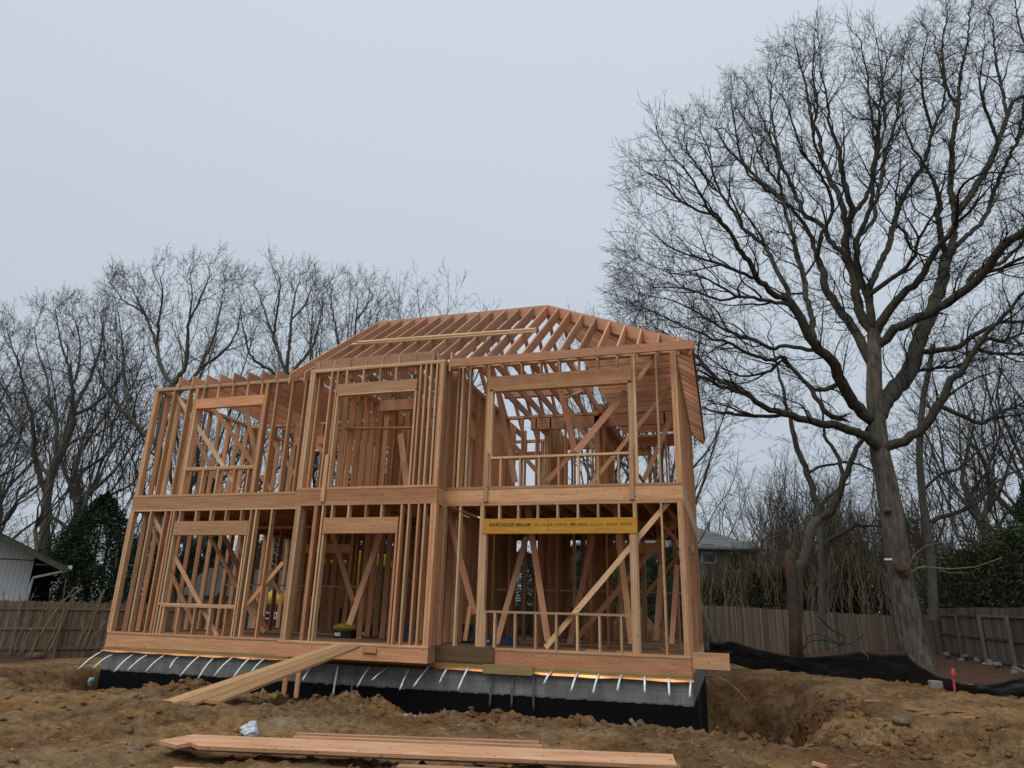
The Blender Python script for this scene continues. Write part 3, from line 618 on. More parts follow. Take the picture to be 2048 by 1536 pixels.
# ---- left wing ceiling joists lying across the walls
xj0 = inv(360, 768, 1, -0.02)[0]; x = xj0
while x < -8.95:
    zt = H3+0.235
    P_('ceiling_joist', Lum().prism([(0+x-0.019, -0.06, H3+0.002), (x-0.019, -0.06, zt), (x-0.019, HD+0.2, zt), (x-0.019, HD+0.2, H3+0.002)], (1, 0, 0), 0, 0.038, (0, 1, 0)), 'joist')
    x += 0.4064
x = -8.45
while x < -2.1:
    if not (BX1-0.05 < x < BX1+0.12): P_('ceiling_joist', Lum().box(x, x+0.038, (-BP if BX0 < x < BX1 else 0)+0.01, HD-0.01, H3+0.003, H3+(0.185 if x < BX1 else 0.20)), 'joist')
    x += 0.4064
y = 0.32
while y < HD-0.2:
    P_('ceiling_joist', Lum().box(-2.0, -0.004, y, y+0.038, H3+0.003, H3+0.14), 'joist'); y += 0.4064
# ---- roof: ridge at Y 3.59, hip to the right
RY, RZ = 3.59, 8.85; EV = 0.35; EZ = 5.885
SL = (RZ-EZ)/(RY+EV); RD = 0.286
XL, XR = -8.83, -3.59
c_ = math.cos(math.atan(SL)); VD = 0.286/c_*0.96
def raf(name, x, ya, za, yb_, zb, th=0.038, mat='joist', fr=0):
    # rafter in a plane X = x; (ya,za)->(yb,zb) top edge; plumb cuts
    P_(name, Lum().prism([(x-th/2, ya, za-0.25), (x-th/2, ya, za), (x-th/2, yb_, zb), (x-th/2, yb_, zb-VD)], (1, 0, 0), 0, th, (0, yb_-ya, zb-za)), mat)
def rafx(name, y, xa, za, xb, zb, th=0.038, mat='joist'):
    P_(name, Lum().prism([(xa, y-th/2, za-0.23), (xa, y-th/2, za), (xb, y-th/2, zb), (xb, y-th/2, zb-VD)], (0, 1, 0), 0, th, (xb-xa, 0, zb-za)), mat)
x = XL
while x < XR+0.01:
    raf('rafter', x, -EV+0.02, EZ+0.015, RY-0.02, RZ-0.015); raf('rafter', x, 2*RY+EV, EZ, RY+0.02, RZ-0.015); x += (XR-XL)/13
P_('ridge_board', Lum().box(XL-0.06, XR+0.02, RY-0.019, RY+0.019, RZ-0.29, RZ+0.005), 'joist')
for s_ in (-1, 1):
    yy = -EV if s_ < 0 else 2*RY+EV
    a = np.array([EV, yy, EZ-RD*0.5]); b = np.array([XR+0.02, RY, RZ-RD*0.5])
    P_('hip_rafter', Lum().bar(a, b, 0.27, 0.04, (0, 0, 1)), 'joist')
k = 1
while True:
    x = XR+k*0.4064
    if x > EV-0.15: break
    # front and rear jacks; hip crosses y at
    yh = RY-(x-XR); zh = EZ+SL*(yh+EV)
    raf('jack_rafter', x, -EV+0.02, EZ+0.015, yh-0.02, zh-0.015); raf('jack_rafter', x, 2*RY+EV, EZ, 2*RY-yh+0.02, zh-0.015); k += 1
y = -EV+0.30
while y < 2*RY+EV-0.1:
    d = abs(y-RY); xh = XR+d; zh = EZ+SL*(EV-xh)
    if xh < EV-0.1: rafx('jack_rafter', y, EV-0.02, EZ+0.012, xh+0.02, zh-0.01)
    y += 0.4064
# sub fascia boards
P_('fascia', Lum().box(BX1+0.12, EV+0.04, -EV-0.02, -EV+0.018, EZ-0.15, EZ+0.03, (1, 0, 0)), 'joist')
P_('fascia', Lum().box(EV-0.018, EV+0.018, -EV+0.02, 2*RY+EV, EZ-0.17, EZ+0.02, (0, 1, 0)), 'weath')
P_('fascia', Lum().box(-8.16, -5.18, -BP+0.03, -BP+0.07, H3+0.002, H3+0.235, (1, 0, 0)), 'joist')
P_('lookout', Lum().box(-5.12, -5.08, -BP+0.1, 0.3, H3+0.002, H3+0.2), 'joist'); P_('lookout', Lum().box(-4.80, -4.76, -EV+0.02, 0.3, H3+0.002, H3+0.2), 'joist')
# ---- foundation
fd = link_mesh('foundation', *(lambda L: (L.V, L.F))(Lum().box(HX0+0.0, HX1-0.0, 0.02, 0.26, -2.9, -0.365).box(HX1-0.26, HX1-0.001, 0.261, HD, -2.9, -0.366).box(HX0+0.001, HX0+0.26, 0.261, HD, -2.9, -0.366).box(HX0+0.262, HX1-0.262, HD-0.25, HD-0.001, -2.9, -0.367)), M['block'], house)
L = Lum()
nseg = 110; xs = np.linspace(HX0-0.03, HX1+0.03, nseg)
V = []; Fq = []
for i, x in enumerate(xs):
    z = RIMB-0.079; j = 0.018*vn(np.array([x*2.3]), np.array([0.3]), 5)[0]*2
    V += [(x, 0.10, z), (x, -0.035, z-0.002), (x, -0.066+j*0.3, z-0.034+j)]
for i in range(nseg-1):
    for k in range(2): b0 = i*3+k; Fq.append((b0, b0+1, b0+4, b0+3))
o = link_mesh('termite_shield', V, Fq, M['copper'], fd); md = o.modifiers.new('s', 'SOLIDIFY'); md.thickness = 0.002
def ribbon(name, pts, w, mat, parent, wdir=(1, 0, 0), th=0.0015):
    V = []; F_ = []
    wv = np.array(wdir, float)*w/2
    for p in pts: V += [p-wv, p+wv]
    for i in range(len(pts)-1): F_.append((2*i, 2*i+1, 2*i+3, 2*i+2))
    o_ = link_mesh(name, V, F_, M[mat], parent, smooth=True); md_ = o_.modifiers.new('s', 'SOLIDIFY'); md_.thickness = th; return o_
def strap(p0, p1, out=0.30, mat='galv', sag=0.035):
    a = inv(*p0, 1, -0.03); a[2] = min(a[2], RIMB-0.04); b = inv(*p1, 1, -out); pts = []
    for t in np.linspace(0, 1, 8):
        p = a*(1-t)+b*t; p = p+np.array([0, -0.5*sag, 1.0*sag])*math.sin(math.pi*min(1, t*1.0))
        pts.append(p)
    ribbon('anchor_strap', pts, 0.040, mat, fd)
strap((203, 1303), (156, 1339), 0.35)
for (a, b, c, d) in ((155, 1095, 20, 1190), (290, 1095, 160, 1215), (390, 1095, 250, 1205), (500, 1100, 368, 1215), (595, 1110, 530, 1190), (740, 1100, 600, 1245), (830, 1115, 720, 1260), (960, 1110, 825, 1245), (1075, 1115, 955, 1255), (1180, 1120, 1075, 1215)):
    strap(px(C4, a, b), px(C4, c, d), 0.30)
for (a, b, c, d, m_, o_) in ((215, 1175, 150, 1270, 'galv', .25), (390, 1165, 350, 1390, 'galv', .1), (505, 1165, 470, 1390, 'galvdk', .08), (600, 1175, 515, 1315, 'galv', .2), (735, 1175, 612, 1270, 'galv', .3), (865, 1190, 798, 1335, 'galv', .25), (1000, 1170, 890, 1315, 'galv', .3),
                     (1120, 1185, 1062, 1290, 'galv', .15), (1260, 1180, 1185, 1338, 'galv', .25), (1415, 1225, 1400, 1450, 'galvdk', .05), (1555, 1230, 1545, 1450, 'galvdk', .05)):
    strap(px(C5, a, b), px(C5, c, d), o_, m_, 0.02)
for (a, b, c, d, m_, o_) in ((470, 1170, 472, 1415, 'galvdk', .04), (590, 1160, 535, 1245, 'galv', .2), (755, 1165, 710, 1292, 'galv', .22), (890, 1175, 850, 1308, 'galv', .22), (1035, 1180, 1005, 1292, 'galv', .2), (1183, 1190, 1183, 1305, 'galv', .18), (1335, 1200, 1340, 1325, 'galv', .18), (1480, 1215, 1470, 1335, 'galv', .2)):
    strap(px(C6, a, b), px(C6, c, d), o_, m_)
# straps and rods on the right flank
pts = []
for t in np.linspace(0, 1, 9): pts.append(np.array([0.02+0.95*t, 0.4, -0.33+0.13*math.sin(t*2.6)-0.50*t*t]))
ribbon('anchor_strap', pts, 0.032, 'galv', fd, (0, 1, 0))
for y in (0.9, 1.3, 1.7): ribbon('anchor_strap', [np.array([0.03, y, -0.33]), np.array([0.05, y, -1.0]), np.array([0.09, y, -1.75])], 0.032, 'galvdk', fd, (0, 1, 0))
# loose pieces fixed over the rim
def slab(name, label, cat, c, x0, x1, y0, y1, Y, dep, mat):
    za, zb = fz(c, (x0+x1)/2, y1, Y), fz(c, (x0+x1)/2, y0, Y); o_ = Lum().box(fx(c, x0, (y0+y1)/2, Y), fx(c, x1, (y0+y1)/2, Y), Y, Y+dep, za, zb).build(name, M[mat], None)
    tag(o_, label, cat); return o_
slab('weathered_board', 'dark weathered board standing against the rim right of the bay', 'board', C5, 1012, 1425, 1042, 1145, -0.05, 0.038, 'weath')
slab('treated_board', 'short greenish treated board hanging over the block wall below the weathered board', 'board', C5, 1352, 1685, 1170, 1232, -0.12, 0.038, 'pt')
o = Lum().box(0.012, 0.65, 0.03, 0.17, -0.17, 0.10).build('timber_beam', M['fir'], None); tag(o, 'short thick timber sticking out past the right corner of the deck', 'timber')
o = Lum().box(-6.25, -5.95, -BP-0.045, -BP-0.006, -0.13, -0.04).build('wood_block', M['fir'], None); tag(o, 'small wooden block nailed to the bay rim beside the ramp', 'block')
# long spare boards lying on the rafters
def roofpt(x, y, lift):
    # sight line meets the roof plane Z = EZ+SL*(Y+EV)+lift
    d = ray(x, y); t = (EZ+lift+SL*(CAM[1]+EV)-CAM[2])/(d[2]-SL*d[1]); return CAM+d*t
nrm = np.array([0, -SL, 1.0]); nrm /= np.linalg.norm(nrm); upv = np.array([0, 1, SL]); upv /= np.linalg.norm(upv)
for i, (lf, gl, mt_) in enumerate(((0.03, 'lower', 'spruce'), (0.07, 'upper', 'spruce'))):
    a = roofpt(703+i*14, 689-i*2, 0.03)+nrm*0.04*i; b = roofpt(1072, 663-i*2, 0.03)+nrm*0.04*i
    o = Lum().bar(a, b, 0.12, 0.036, upv).build('spare_board', M[mt_], None); tag(o, '%s of two long pale boards stacked across the roof rafters' % gl, 'board')
# ---- lettering on the yellow beam
def text_mesh(s, size, loc, mat, parent, sx=1.0, rot=(math.pi/2, 0, 0), name='lettering', ext=0.0008, bold=0.012):
    cu = bpy.data.curves.new('t', 'FONT'); cu.body = s; cu.size = size; cu.extrude = ext; cu.offset = size*bold
    ob = bpy.data.objects.new('t', cu); COL.objects.link(ob); bpy.context.view_layer.update()
    me = bpy.data.meshes.new_from_object(ob.evaluated_get(bpy.context.evaluated_depsgraph_get())); bpy.data.objects.remove(ob)
    me.materials.append(M[mat]); o_ = bpy.data.objects.new(name, me); COL.objects.link(o_); o_.location = loc; o_.rotation_euler = rot; o_.scale = (sx, 1, 1)
    o_.parent = parent; return o_, me
C7 = (6.4, 960, 1020)
def lx(x): return fx(C7, x, 185, -0.016)
zt = fz(C7, 700, 205, -0.016)
for (s_, x0, x1, size) in (('\u00ae BOISE CASCADE\u00b0 VERSA-LAM\u00b0', 120, 655, 0.086), ('LVL  2.1E-3100 / 2150 SYP', 695, 1112, 0.075), ('APA', 1150, 1228, 0.086)):
    o_, me = text_mesh(s_, size, (lx(x0), -0.0165, zt), 'ink', lvl, bold=0.0 if s_[0] == 'L' else 0.02)
    w = max(v.co.x for v in me.vertices); o_.scale = ((lx(x1)-lx(x0))/w, 1, 1)
for (x0, x1) in ((1255, 1380), (1410, 1575), (1615, 1765), (1790, 1945)):
    L = Lum(); a, b = lx(x0), lx(x1)
    for r_ in (0, 1):
        q = a
        while q < b: wq = rnd.uniform(0.006, 0.03); L.box(q, min(b, q+wq), -0.0165, -0.0145, zt+0.002+r_*0.028, zt+0.014+r_*0.028); q += wq+0.008
    L.build('lettering', M['ink'], lvl)
a = lx(873); Lum().box(a-0.004, a+0.002, -0.0165, -0.0145, LV0+0.002, LV1-0.002).build('seam_line', M['ink'], lvl)

# ------------------------------------------------------------------ ramp of planks
ra, rb = atz(667, 1288, 0.035), atz(722, 1291, 0.035); rc, rdn = atz(425, 1409, -0.83), atz(330, 1399, -0.83)
ramp_o = thing('plank_ramp', 'ramp of worn wooden planks from the dirt up to the doorway of the bay', 'ramp', tuple((rc+rdn)/2))
for i in range(3):
    t0, t1 = i/3+0.014, (i+1)/3-0.014
    e0 = 0.10*(i == 0)-0.12*(i == 2)
    p = [rdn*(1-t0)+rc*t0, rdn*(1-t1)+rc*t1, ra*(1-t1)+rb*t1, ra*(1-t0)+rb*t0]
    dr = (p[3]-p[0]); dr /= np.linalg.norm(dr); p[0] = p[0]-dr*e0; p[1] = p[1]-dr*e0
    lo = [q-np.array([0, 0, 0.045]) for q in p]
    L = Lum(); L.hexa([lo[0], lo[1], lo[2], lo[3], p[0], p[1], p[2], p[3]], dr); L.build('plank', M['plank'], ramp_o)
for (x, w) in ((571, 0), (596, 1)):
    q = inv(x, 1350, 1, -1.02+0.12*w); Lum().box(q[0]-0.045, q[0]+0.045, q[1], q[1]+0.04, -1.6, -0.47+0.11*w).build('leg', M['fir'], ramp_o)

# ------------------------------------------------------------------ loose lumber in the foreground
def gz(x, y): return float(ground_z(np.array([x]), np.array([y]))[0])
def board2(name, label, pL, pR, zL, zR, w, t, mat, grp=None, poly=None, tilt=0.0):
    a = atz(*pL, zL); b = atz(*pR, zR); g_ = b-a; ln = np.linalg.norm(g_); g_ /= ln
    q = np.cross((0, 0, 1.0), g_); q /= np.linalg.norm(q); q = q*math.cos(tilt)+np.array([0, 0, 1.0])*math.sin(tilt); up = np.cross(g_, q)
    P2 = poly(ln) if poly else [(0, 0), (ln, 0), (ln, w), (0, w)]
    L = Lum(); L.prism([a+g_*u+q*v for u, v in P2], up, -t, 0, g_)
    o_ = L.build(name, M[mat], None); tag(o_, label, 'lumber', grp); return o_
FZ = -0.80
board2('lumber_board', 'bottom plank of the foreground pile, showing under the notched rafter', (322, 1491), (1362, 1535), FZ-0.045, FZ-0.045, 0.24, 0.042, 'lumber', 'loose boards lying on the dirt')
board2('cut_rafter', 'long wide pinkish rafter with a notched pointed end in the foreground', (398, 1492), (1354, 1531), FZ, FZ, 0.286, 0.04, 'lumber', 'loose boards lying on the dirt',
       lambda l: [(0.0, 0.0), (l, 0.0), (l+0.0, 0.27), (-0.22, 0.286), (-0.52, 0.10), (-0.26, 0.0), (-0.13, 0.075)], tilt=0.24)
board2('lumber_board', 'narrow board just behind the foreground rafter, the nearer of two', (585, 1473), (1085, 1492), FZ-0.04, FZ-0.04, 0.09, 0.038, 'lumber', 'loose boards lying on the dirt')
board2('lumber_board', 'narrow board just behind the foreground rafter, the farther of two', (592, 1467), (1078, 1484), FZ-0.03, FZ-0.03, 0.09, 0.038, 'lumber', 'loose boards lying on the dirt')
board2('lumber_board', 'board at the bottom edge of the picture, middle of three', (793, 1533), (1200, 1551), FZ-0.05, FZ-0.05, 0.14, 0.038, 'lumber', 'loose boards lying on the dirt')
board2('lumber_board', 'board end at the bottom edge below the notched rafter tip', (335, 1539), (560, 1550), FZ-0.05, FZ-0.05, 0.14, 0.038, 'lumber', 'loose boards lying on the dirt')
board2('lumber_board', 'short board end at the bottom edge, second from the left', (560, 1541), (720, 1550), FZ-0.05, FZ-0.05, 0.14, 0.038, 'lumber', 'loose boards lying on the dirt')
# wood offcuts on the right
offl = ['long thin offcut at the left of the scrap patch', 'stubby offcut leaning on the thin one', 'offcut lying crosswise in the middle of the scrap patch', 'long pale offcut to the right of the crossed pieces', 'short offcut near the right end of the scraps', 'tiny chip right of the scraps', 'thin sliver of wood left of the scrap patch', 'small offcut at the bottom right of the foreground']
for (x, y, l_, w, an), lb in zip(((1838, 1418, .42, .06, -0.3), (1852, 1424, .22, .09, 0.5), (1868, 1428, .30, .07, 0.9), (1903, 1424, .50, .05, 0.12), (1935, 1434, .22, .10, 0.05), (1958, 1436, .1, .05, 0.3), (1745, 1408, .3, .03, 0.2), (1640, 1531, .16, .06, -0.6)), offl):
    p = atz(x, y, -0.86); z = gz(p[0], p[1])+0.02
    v = np.array([math.cos(an), math.sin(an), rnd.uniform(-0.1, 0.1)])*l_/2; c0 = np.array([p[0], p[1], z+0.02])
    o = Lum().bar(c0-v, c0+v, w, 0.035, (0, 1, 0)).build('wood_offcut', M['lumber'], None); tag(o, 'pinkish '+lb, 'offcut', 'wood offcuts on the dirt at the right')

# ------------------------------------------------------------------ rocks, clods, pebbles
def rock_mesh(name, c, r, mat, seed, flat=0.6, sub=2, lumps=0.35):
    import bmesh
    bm = bmesh.new(); bmesh.ops.create_icosphere(bm, subdivisions=sub, radius=1)
    rr = random.Random(seed); ax = [Vector((rr.uniform(-1, 1), rr.uniform(-1, 1), rr.uniform(-1, 1))).normalized() for _ in range(7)]
    sc = (rr.uniform(.8, 1.3), rr.uniform(.7, 1.1), flat)
    for v in bm.verts:
        n_ = v.co.normalized(); k_ = 1.0
        for a_ in ax: k_ -= lumps*0.5*max(0, n_.dot(a_)-0.45)
        v.co = Vector((n_.x*sc[0], n_.y*sc[1], n_.z*sc[2]))*r*k_
    me = bpy.data.meshes.new(name); bm.to_mesh(me); bm.free(); me.materials.append(mat)
    o_ = bpy.data.objects.new(name, me); COL.objects.link(o_); o_.location = c; o_.rotation_euler = (0, 0, rr.uniform(0, 6)); return o_
def sprinkle(name, n, xr_, yr_, r0, r1, mat, seed, cond=None, flat=0.6):
    # many tiny lumps in one mesh
    r = np.random.RandomState(seed); X = r.uniform(*xr_, n); Y = r.uniform(*yr_, n)
    if cond is not None: k_ = cond(X, Y, r); X, Y = X[k_], Y[k_]
    n = len(X); Z = ground_z(X, Y); R0 = r0+(r1-r0)*r.uniform(0, 1, n)**3
    ico = np.array([(0, 0, 1), (.894, 0, .447), (.276, .851, .447), (-.724, .526, .447), (-.724, -.526, .447), (.276, -.851, .447), (.724, .526, -.447), (-.276, .851, -.447), (-.894, 0, -.447), (-.276, -.851, -.447), (.724, -.526, -.447), (0, 0, -1)])
    fc = np.array([(0, 1, 2), (0, 2, 3), (0, 3, 4), (0, 4, 5), (0, 5, 1), (1, 6, 2), (2, 7, 3), (3, 8, 4), (4, 9, 5), (5, 10, 1), (6, 7, 2), (7, 8, 3), (8, 9, 4), (9, 10, 5), (10, 6, 1), (11, 7, 6), (11, 8, 7), (11, 9, 8), (11, 10, 9), (11, 6, 10)])
    V = ico[None]*(1+r.uniform(-.35, .35, (n, 12, 1)))*R0[:, None, None]*np.stack([r.uniform(.8, 1.4, n), r.uniform(.7, 1.2, n), np.full(n, flat)], -1)[:, None]
    V = V+np.stack([X, Y, Z+R0*0.15], -1)[:, None]
    F_ = (fc[None]+12*np.arange(n)[:, None, None]).reshape(-1, 3)
    o_ = link_mesh(name, V.reshape(-1, 3), F_, mat); tag(o_, kind='stuff'); return o_
o = sprinkle('dirt_clods', 7500, (-12, 6), (-7.6, 0.5), 0.010, 0.065, g.data.materials[0], 3, lambda X, Y, r: (r.uniform(0, 1, len(X)) < np.exp(-((Y+1.5)/0.8)**2)+0.16+0.12*(X > 0.6)*(Y > -3)) & ~((X < 0) & (Y > -0.9)))
tag(o, 'crumbled clods of brown soil scattered over the dug ground', 'soil')
o = sprinkle('soil_lumps', 900, (0.4, 3.2), (-2.6, 6), 0.02, 0.085, g.data.materials[0], 13, flat=0.8); tag(o, 'bigger lumps of soil on the sides of the pit', 'soil')
o = sprinkle('gravel', 2200, (-9, 6), (-7.6, -1.0), 0.005, 0.026, M['stonebr'], 5); tag(o, 'small pale pebbles scattered through the dirt', 'gravel')
for i, (x, y, r, lb) in enumerate(((272, 1480, .09, 'flat pale stone alone in the dirt left of the notched rafter'), (1190+160, 1494, .045, 'round dark stone on the dirt near the right end of the rafter'), (1742, 1495, .05, 'round tan stone on the dirt below the pit'), (1618, 1494, .06, 'dark stone on the dirt below the pit'), (1800, 1440, .2, 'broad half buried boulder right of the pit'), (1456, 1525, .09, 'dark stone at the bottom edge past the rafter end'))):
    p = atz(x, y, -0.87); tag(rock_mesh('stone', (p[0], p[1], gz(p[0], p[1])), r, M['stonebr'], 50+i, 0.45), lb, 'stone')
L = Lum(); q_ = np.random.RandomState(31)
for i in range(420):
    xx, yy = q_.uniform(-9, 6), q_.uniform(-7.4, -1.2)
    if q_.uniform() < .25: xx, yy = q_.uniform(2.5, 7), q_.uniform(-3, 7)
    an = q_.uniform(0, 6.28); l_ = q_.uniform(.03, .16); zz = gz(xx, yy)+.008; v = np.array([math.cos(an), math.sin(an), q_.uniform(-.25, .25)])*l_/2; c0 = np.array([xx, yy, zz])
    L.bar(c0-v, c0+v, q_.uniform(.004, .014), q_.uniform(.004, .01), (0, 0.3, 1))
o = L.build('wood_splinters', M['plank']); tag(o, 'splinters and broken roots littering the dirt', 'debris', kind='stuff')
# white crumpled plastic bag
import bmesh
def crumple(name, c, r, mat, seed, amp=0.5, flat=0.5, parent=None):
    bm = bmesh.new(); bmesh.ops.create_icosphere(bm, subdivisions=4, radius=1)
    rr = np.random.RandomState(seed); D_ = rr.normal(size=(16, 3)); D_ /= np.linalg.norm(D_, axis=1)[:, None]; S_ = rr.uniform(-1, 1, 16)
    for v in bm.verts:
        n_ = np.array(v.co.normalized()); q_ = D_@n_; k_ = 1+amp*(np.mean(np.abs(q_-S_*0.8))-0.62)*1.6+amp*0.5*(np.min(np.abs(q_[:9]-S_[:9]*0.6))-0.06)-amp*0.35*(np.max(np.abs(q_[9:16]+S_[9:16]*.5))-1.1)
        v.co = Vector(n_*k_*r); v.co.z *= flat
    me = bpy.data.meshes.new(name); bm.to_mesh(me); bm.free(); me.materials.append(mat)
    o_ = bpy.data.objects.new(name, me); COL.objects.link(o_); o_.location = c
    if parent: o_.parent = parent; o_.location = Vector(c)-parent.location
    return o_
p = atz(503, 1455, -0.86); o = crumple('plastic_bag', (p[0], p[1], gz(p[0], p[1])+0.05), 0.125, M['bag'], 4, 1.5, 0.75); tag(o, 'crumpled white plastic bag on the dirt in front of the ramp', 'bag')
p = inv(812, 1418, 1, -1.35); o = crumple('plastic_sheet', (p[0], p[1], gz(p[0], p[1])+0.01), 0.20, M['bag'], 9, 0.5, 0.2); tag(o, 'flat scrap of white plastic on the dirt against the foundation', 'plastic')
p = inv(184, 1362, 1, -0.2); o = crumple('plastic_wrap', p, 0.075, plain('pale_aqua_plastic', (0.26, 0.42, 0.40), 0.4), 12, 1.2, 1.3); tag(o, 'small pale aqua plastic wrap at the left corner of the foundation', 'plastic')
# short log in the dirt at the wall
a = inv(1262, 1447, 1, -1.5); b = inv(1278, 1462, 1, -1.75)
def tube(pts, radii, sides=8, cap=True):
    pts = [np.asarray(p, float) for p in pts]; n = len(pts); V = []; F_ = []
    t_prev = None; ux = None
    for i in range(n):
        t = pts[min(i+1, n-1)]-pts[max(i-1, 0)]; t = t/(np.linalg.norm(t)+1e-9)
        if ux is None:
            ref = np.array([0, 0, 1.0]) if abs(t[2]) < 0.9 else np.array([1.0, 0, 0]); ux = np.cross(t, ref)
        ux = ux-t*(ux@t); ux /= (np.linalg.norm(ux)+1e-9); uy = np.cross(t, ux)
        for k_ in range(sides):
            an = 2*math.pi*k_/sides; V.append(pts[i]+radii[i]*(ux*math.cos(an)+uy*math.sin(an)))
    for i in range(n-1):
        for k_ in range(sides):
            k2 = (k_+1) % sides; F_.append((i*sides+k_, i*sides+k2, (i+1)*sides+k2, (i+1)*sides+k_))
    if cap: F_.append(tuple(range(sides))[::-1]); F_.append(tuple((n-1)*sides+k_ for k_ in range(sides)))
    return V, F_
class Tubes:
    def __init__(s): s.V = []; s.F = []
    def add(s, pts, radii, sides=6):
        V, F_ = tube(pts, radii, sides); b = len(s.V); s.V += V; s.F += [tuple(i+b for i in f) for f in F_]; return s
    def build(s, name, mat, parent=None): return link_mesh(name, s.V, s.F, mat, parent, smooth=True)
a[2] += .05
o = Tubes().add([a, (a+b)/2, b], [.035, .03, .028], 8).build('wood_stick', M['cane']); tag(o, 'short stout stick poking out of the dirt by the foundation', 'stick')

# ------------------------------------------------------------------ things on the first floor deck
def boxpart(name, x0, x1, y0, y1, z0, z1, mat, parent): 
    o_ = Lum().box(x0, x1, y0, y1, z0, z1).build(name, M[mat], parent)
    md_ = o_.modifiers.new('b', 'BEVEL'); md_.width = 0.012; md_.segments = 2; return o_
q0 = inv(877, 1276, 2, 0.0); q1 = inv(1095, 1281, 2, 0.0)
for (xa, xb, ya, z0, z1, lb) in ((q0[0], q0[0]+1.35, 2.2, 0.0, 0.17, 'left end, bottom'), (q0[0]+1.37, q0[0]+2.65, 2.25, 0.0, 0.17, 'right end, bottom'), (q0[0]-0.02, q0[0]+1.5, 2.35, 0.23, 0.40, 'top of the left stack')):
    t_ = thing('wrapped_bundle', 'dark blue wrapped bundle of roofing membrane on the deck, %s' % lb, 'bundle', (xa, ya, z0), 'blue bundles on the deck')
    boxpart('wrap', xa, xb, ya, ya+0.5, z0+0.002, z1, 'blue', t_)
    for k_ in range(3): 
        xx = xa+(xb-xa)*(0.2+0.3*k_); Lum().box(xx, xx+0.10, ya-0.004, ya+0.002, z0+0.04, z0+0.09).build('paper_sticker', M['white'] if k_ == 1 else M['galvdk'], t_)
Lum().box(q0[0]+0.2, q0[0]+0.3, 2.4, 2.8, 0.172, 0.228).build('spacer_block', M['fir'], t_); Lum().box(q0[0]+1.1, q0[0]+1.2, 2.4, 2.8, 0.172, 0.228).build('spacer_block', M['fir'], t_)
for i, (xp, yp, wd, mt_, lb) in enumerate(((683, 1276, 0.48, 'yellowbag', 'black crate of tools under crumpled yellow plastic behind the bay doorway'), (726, 1274, 0.34, 'clod', 'smaller black crate with a brown sack on it behind the bay doorway'))):
    p = inv(xp, yp, 2, 0.0); t_ = thing('tool_crate', lb, 'crate', tuple(p), 'crates by the doorway')
    boxpart('crate_body', p[0]-wd/2, p[0]+wd/2, p[1], p[1]+0.32, 0.002, 0.17, 'black', t_)
    Lum().box(p[0]-wd/2+0.04, p[0]-wd/2+0.2, p[1]-0.004, p[1]+0.003, 0.04, 0.12).build('paper_sticker', M['white'], t_)
    crumple('cover', (p[0], p[1]+0.14, 0.24), wd*0.62, M[mt_], 30+i, 0.45, 0.36, t_)
for i in range(7):
    xx, yy = rnd.uniform(-2.2, -0.3), rnd.uniform(0.5, 2.8); v = np.array([math.cos(i*1.3), 0.4*math.sin(i*1.3), 0])*0.2
    o = Lum().bar(np.array([xx, yy, 0.02])-v, np.array([xx, yy, 0.02])+v, 0.09, 0.036, (0, 1, 0)).build('board_offcut', M['fir']); tag(o, 'short board offcut lying on the first floor deck behind the wide opening', 'offcut', 'offcuts on the deck')

# ================================================================== beyond the house
def proj(P):
    d = np.asarray(P, float)-CAM; z = d@AF; return 1024+FPX*(d@AR)/z, 768-FPX*(d@AU)/z
def hit(x, y):                        # where a sight line meets the soil
    d = ray(x, y); t = 6.0/math.hypot(d[0], d[1]); st_ = 0.1/math.hypot(d[0], d[1])
    while t < 80:
        p = CAM+d*t
        if p[2] < float(ground_z(p[0:1], p[1:2], False)[0]): return p
        t += st_
    return p
def rad_px(P, w): return w/2/FPX*((np.asarray(P)-CAM)@AF)

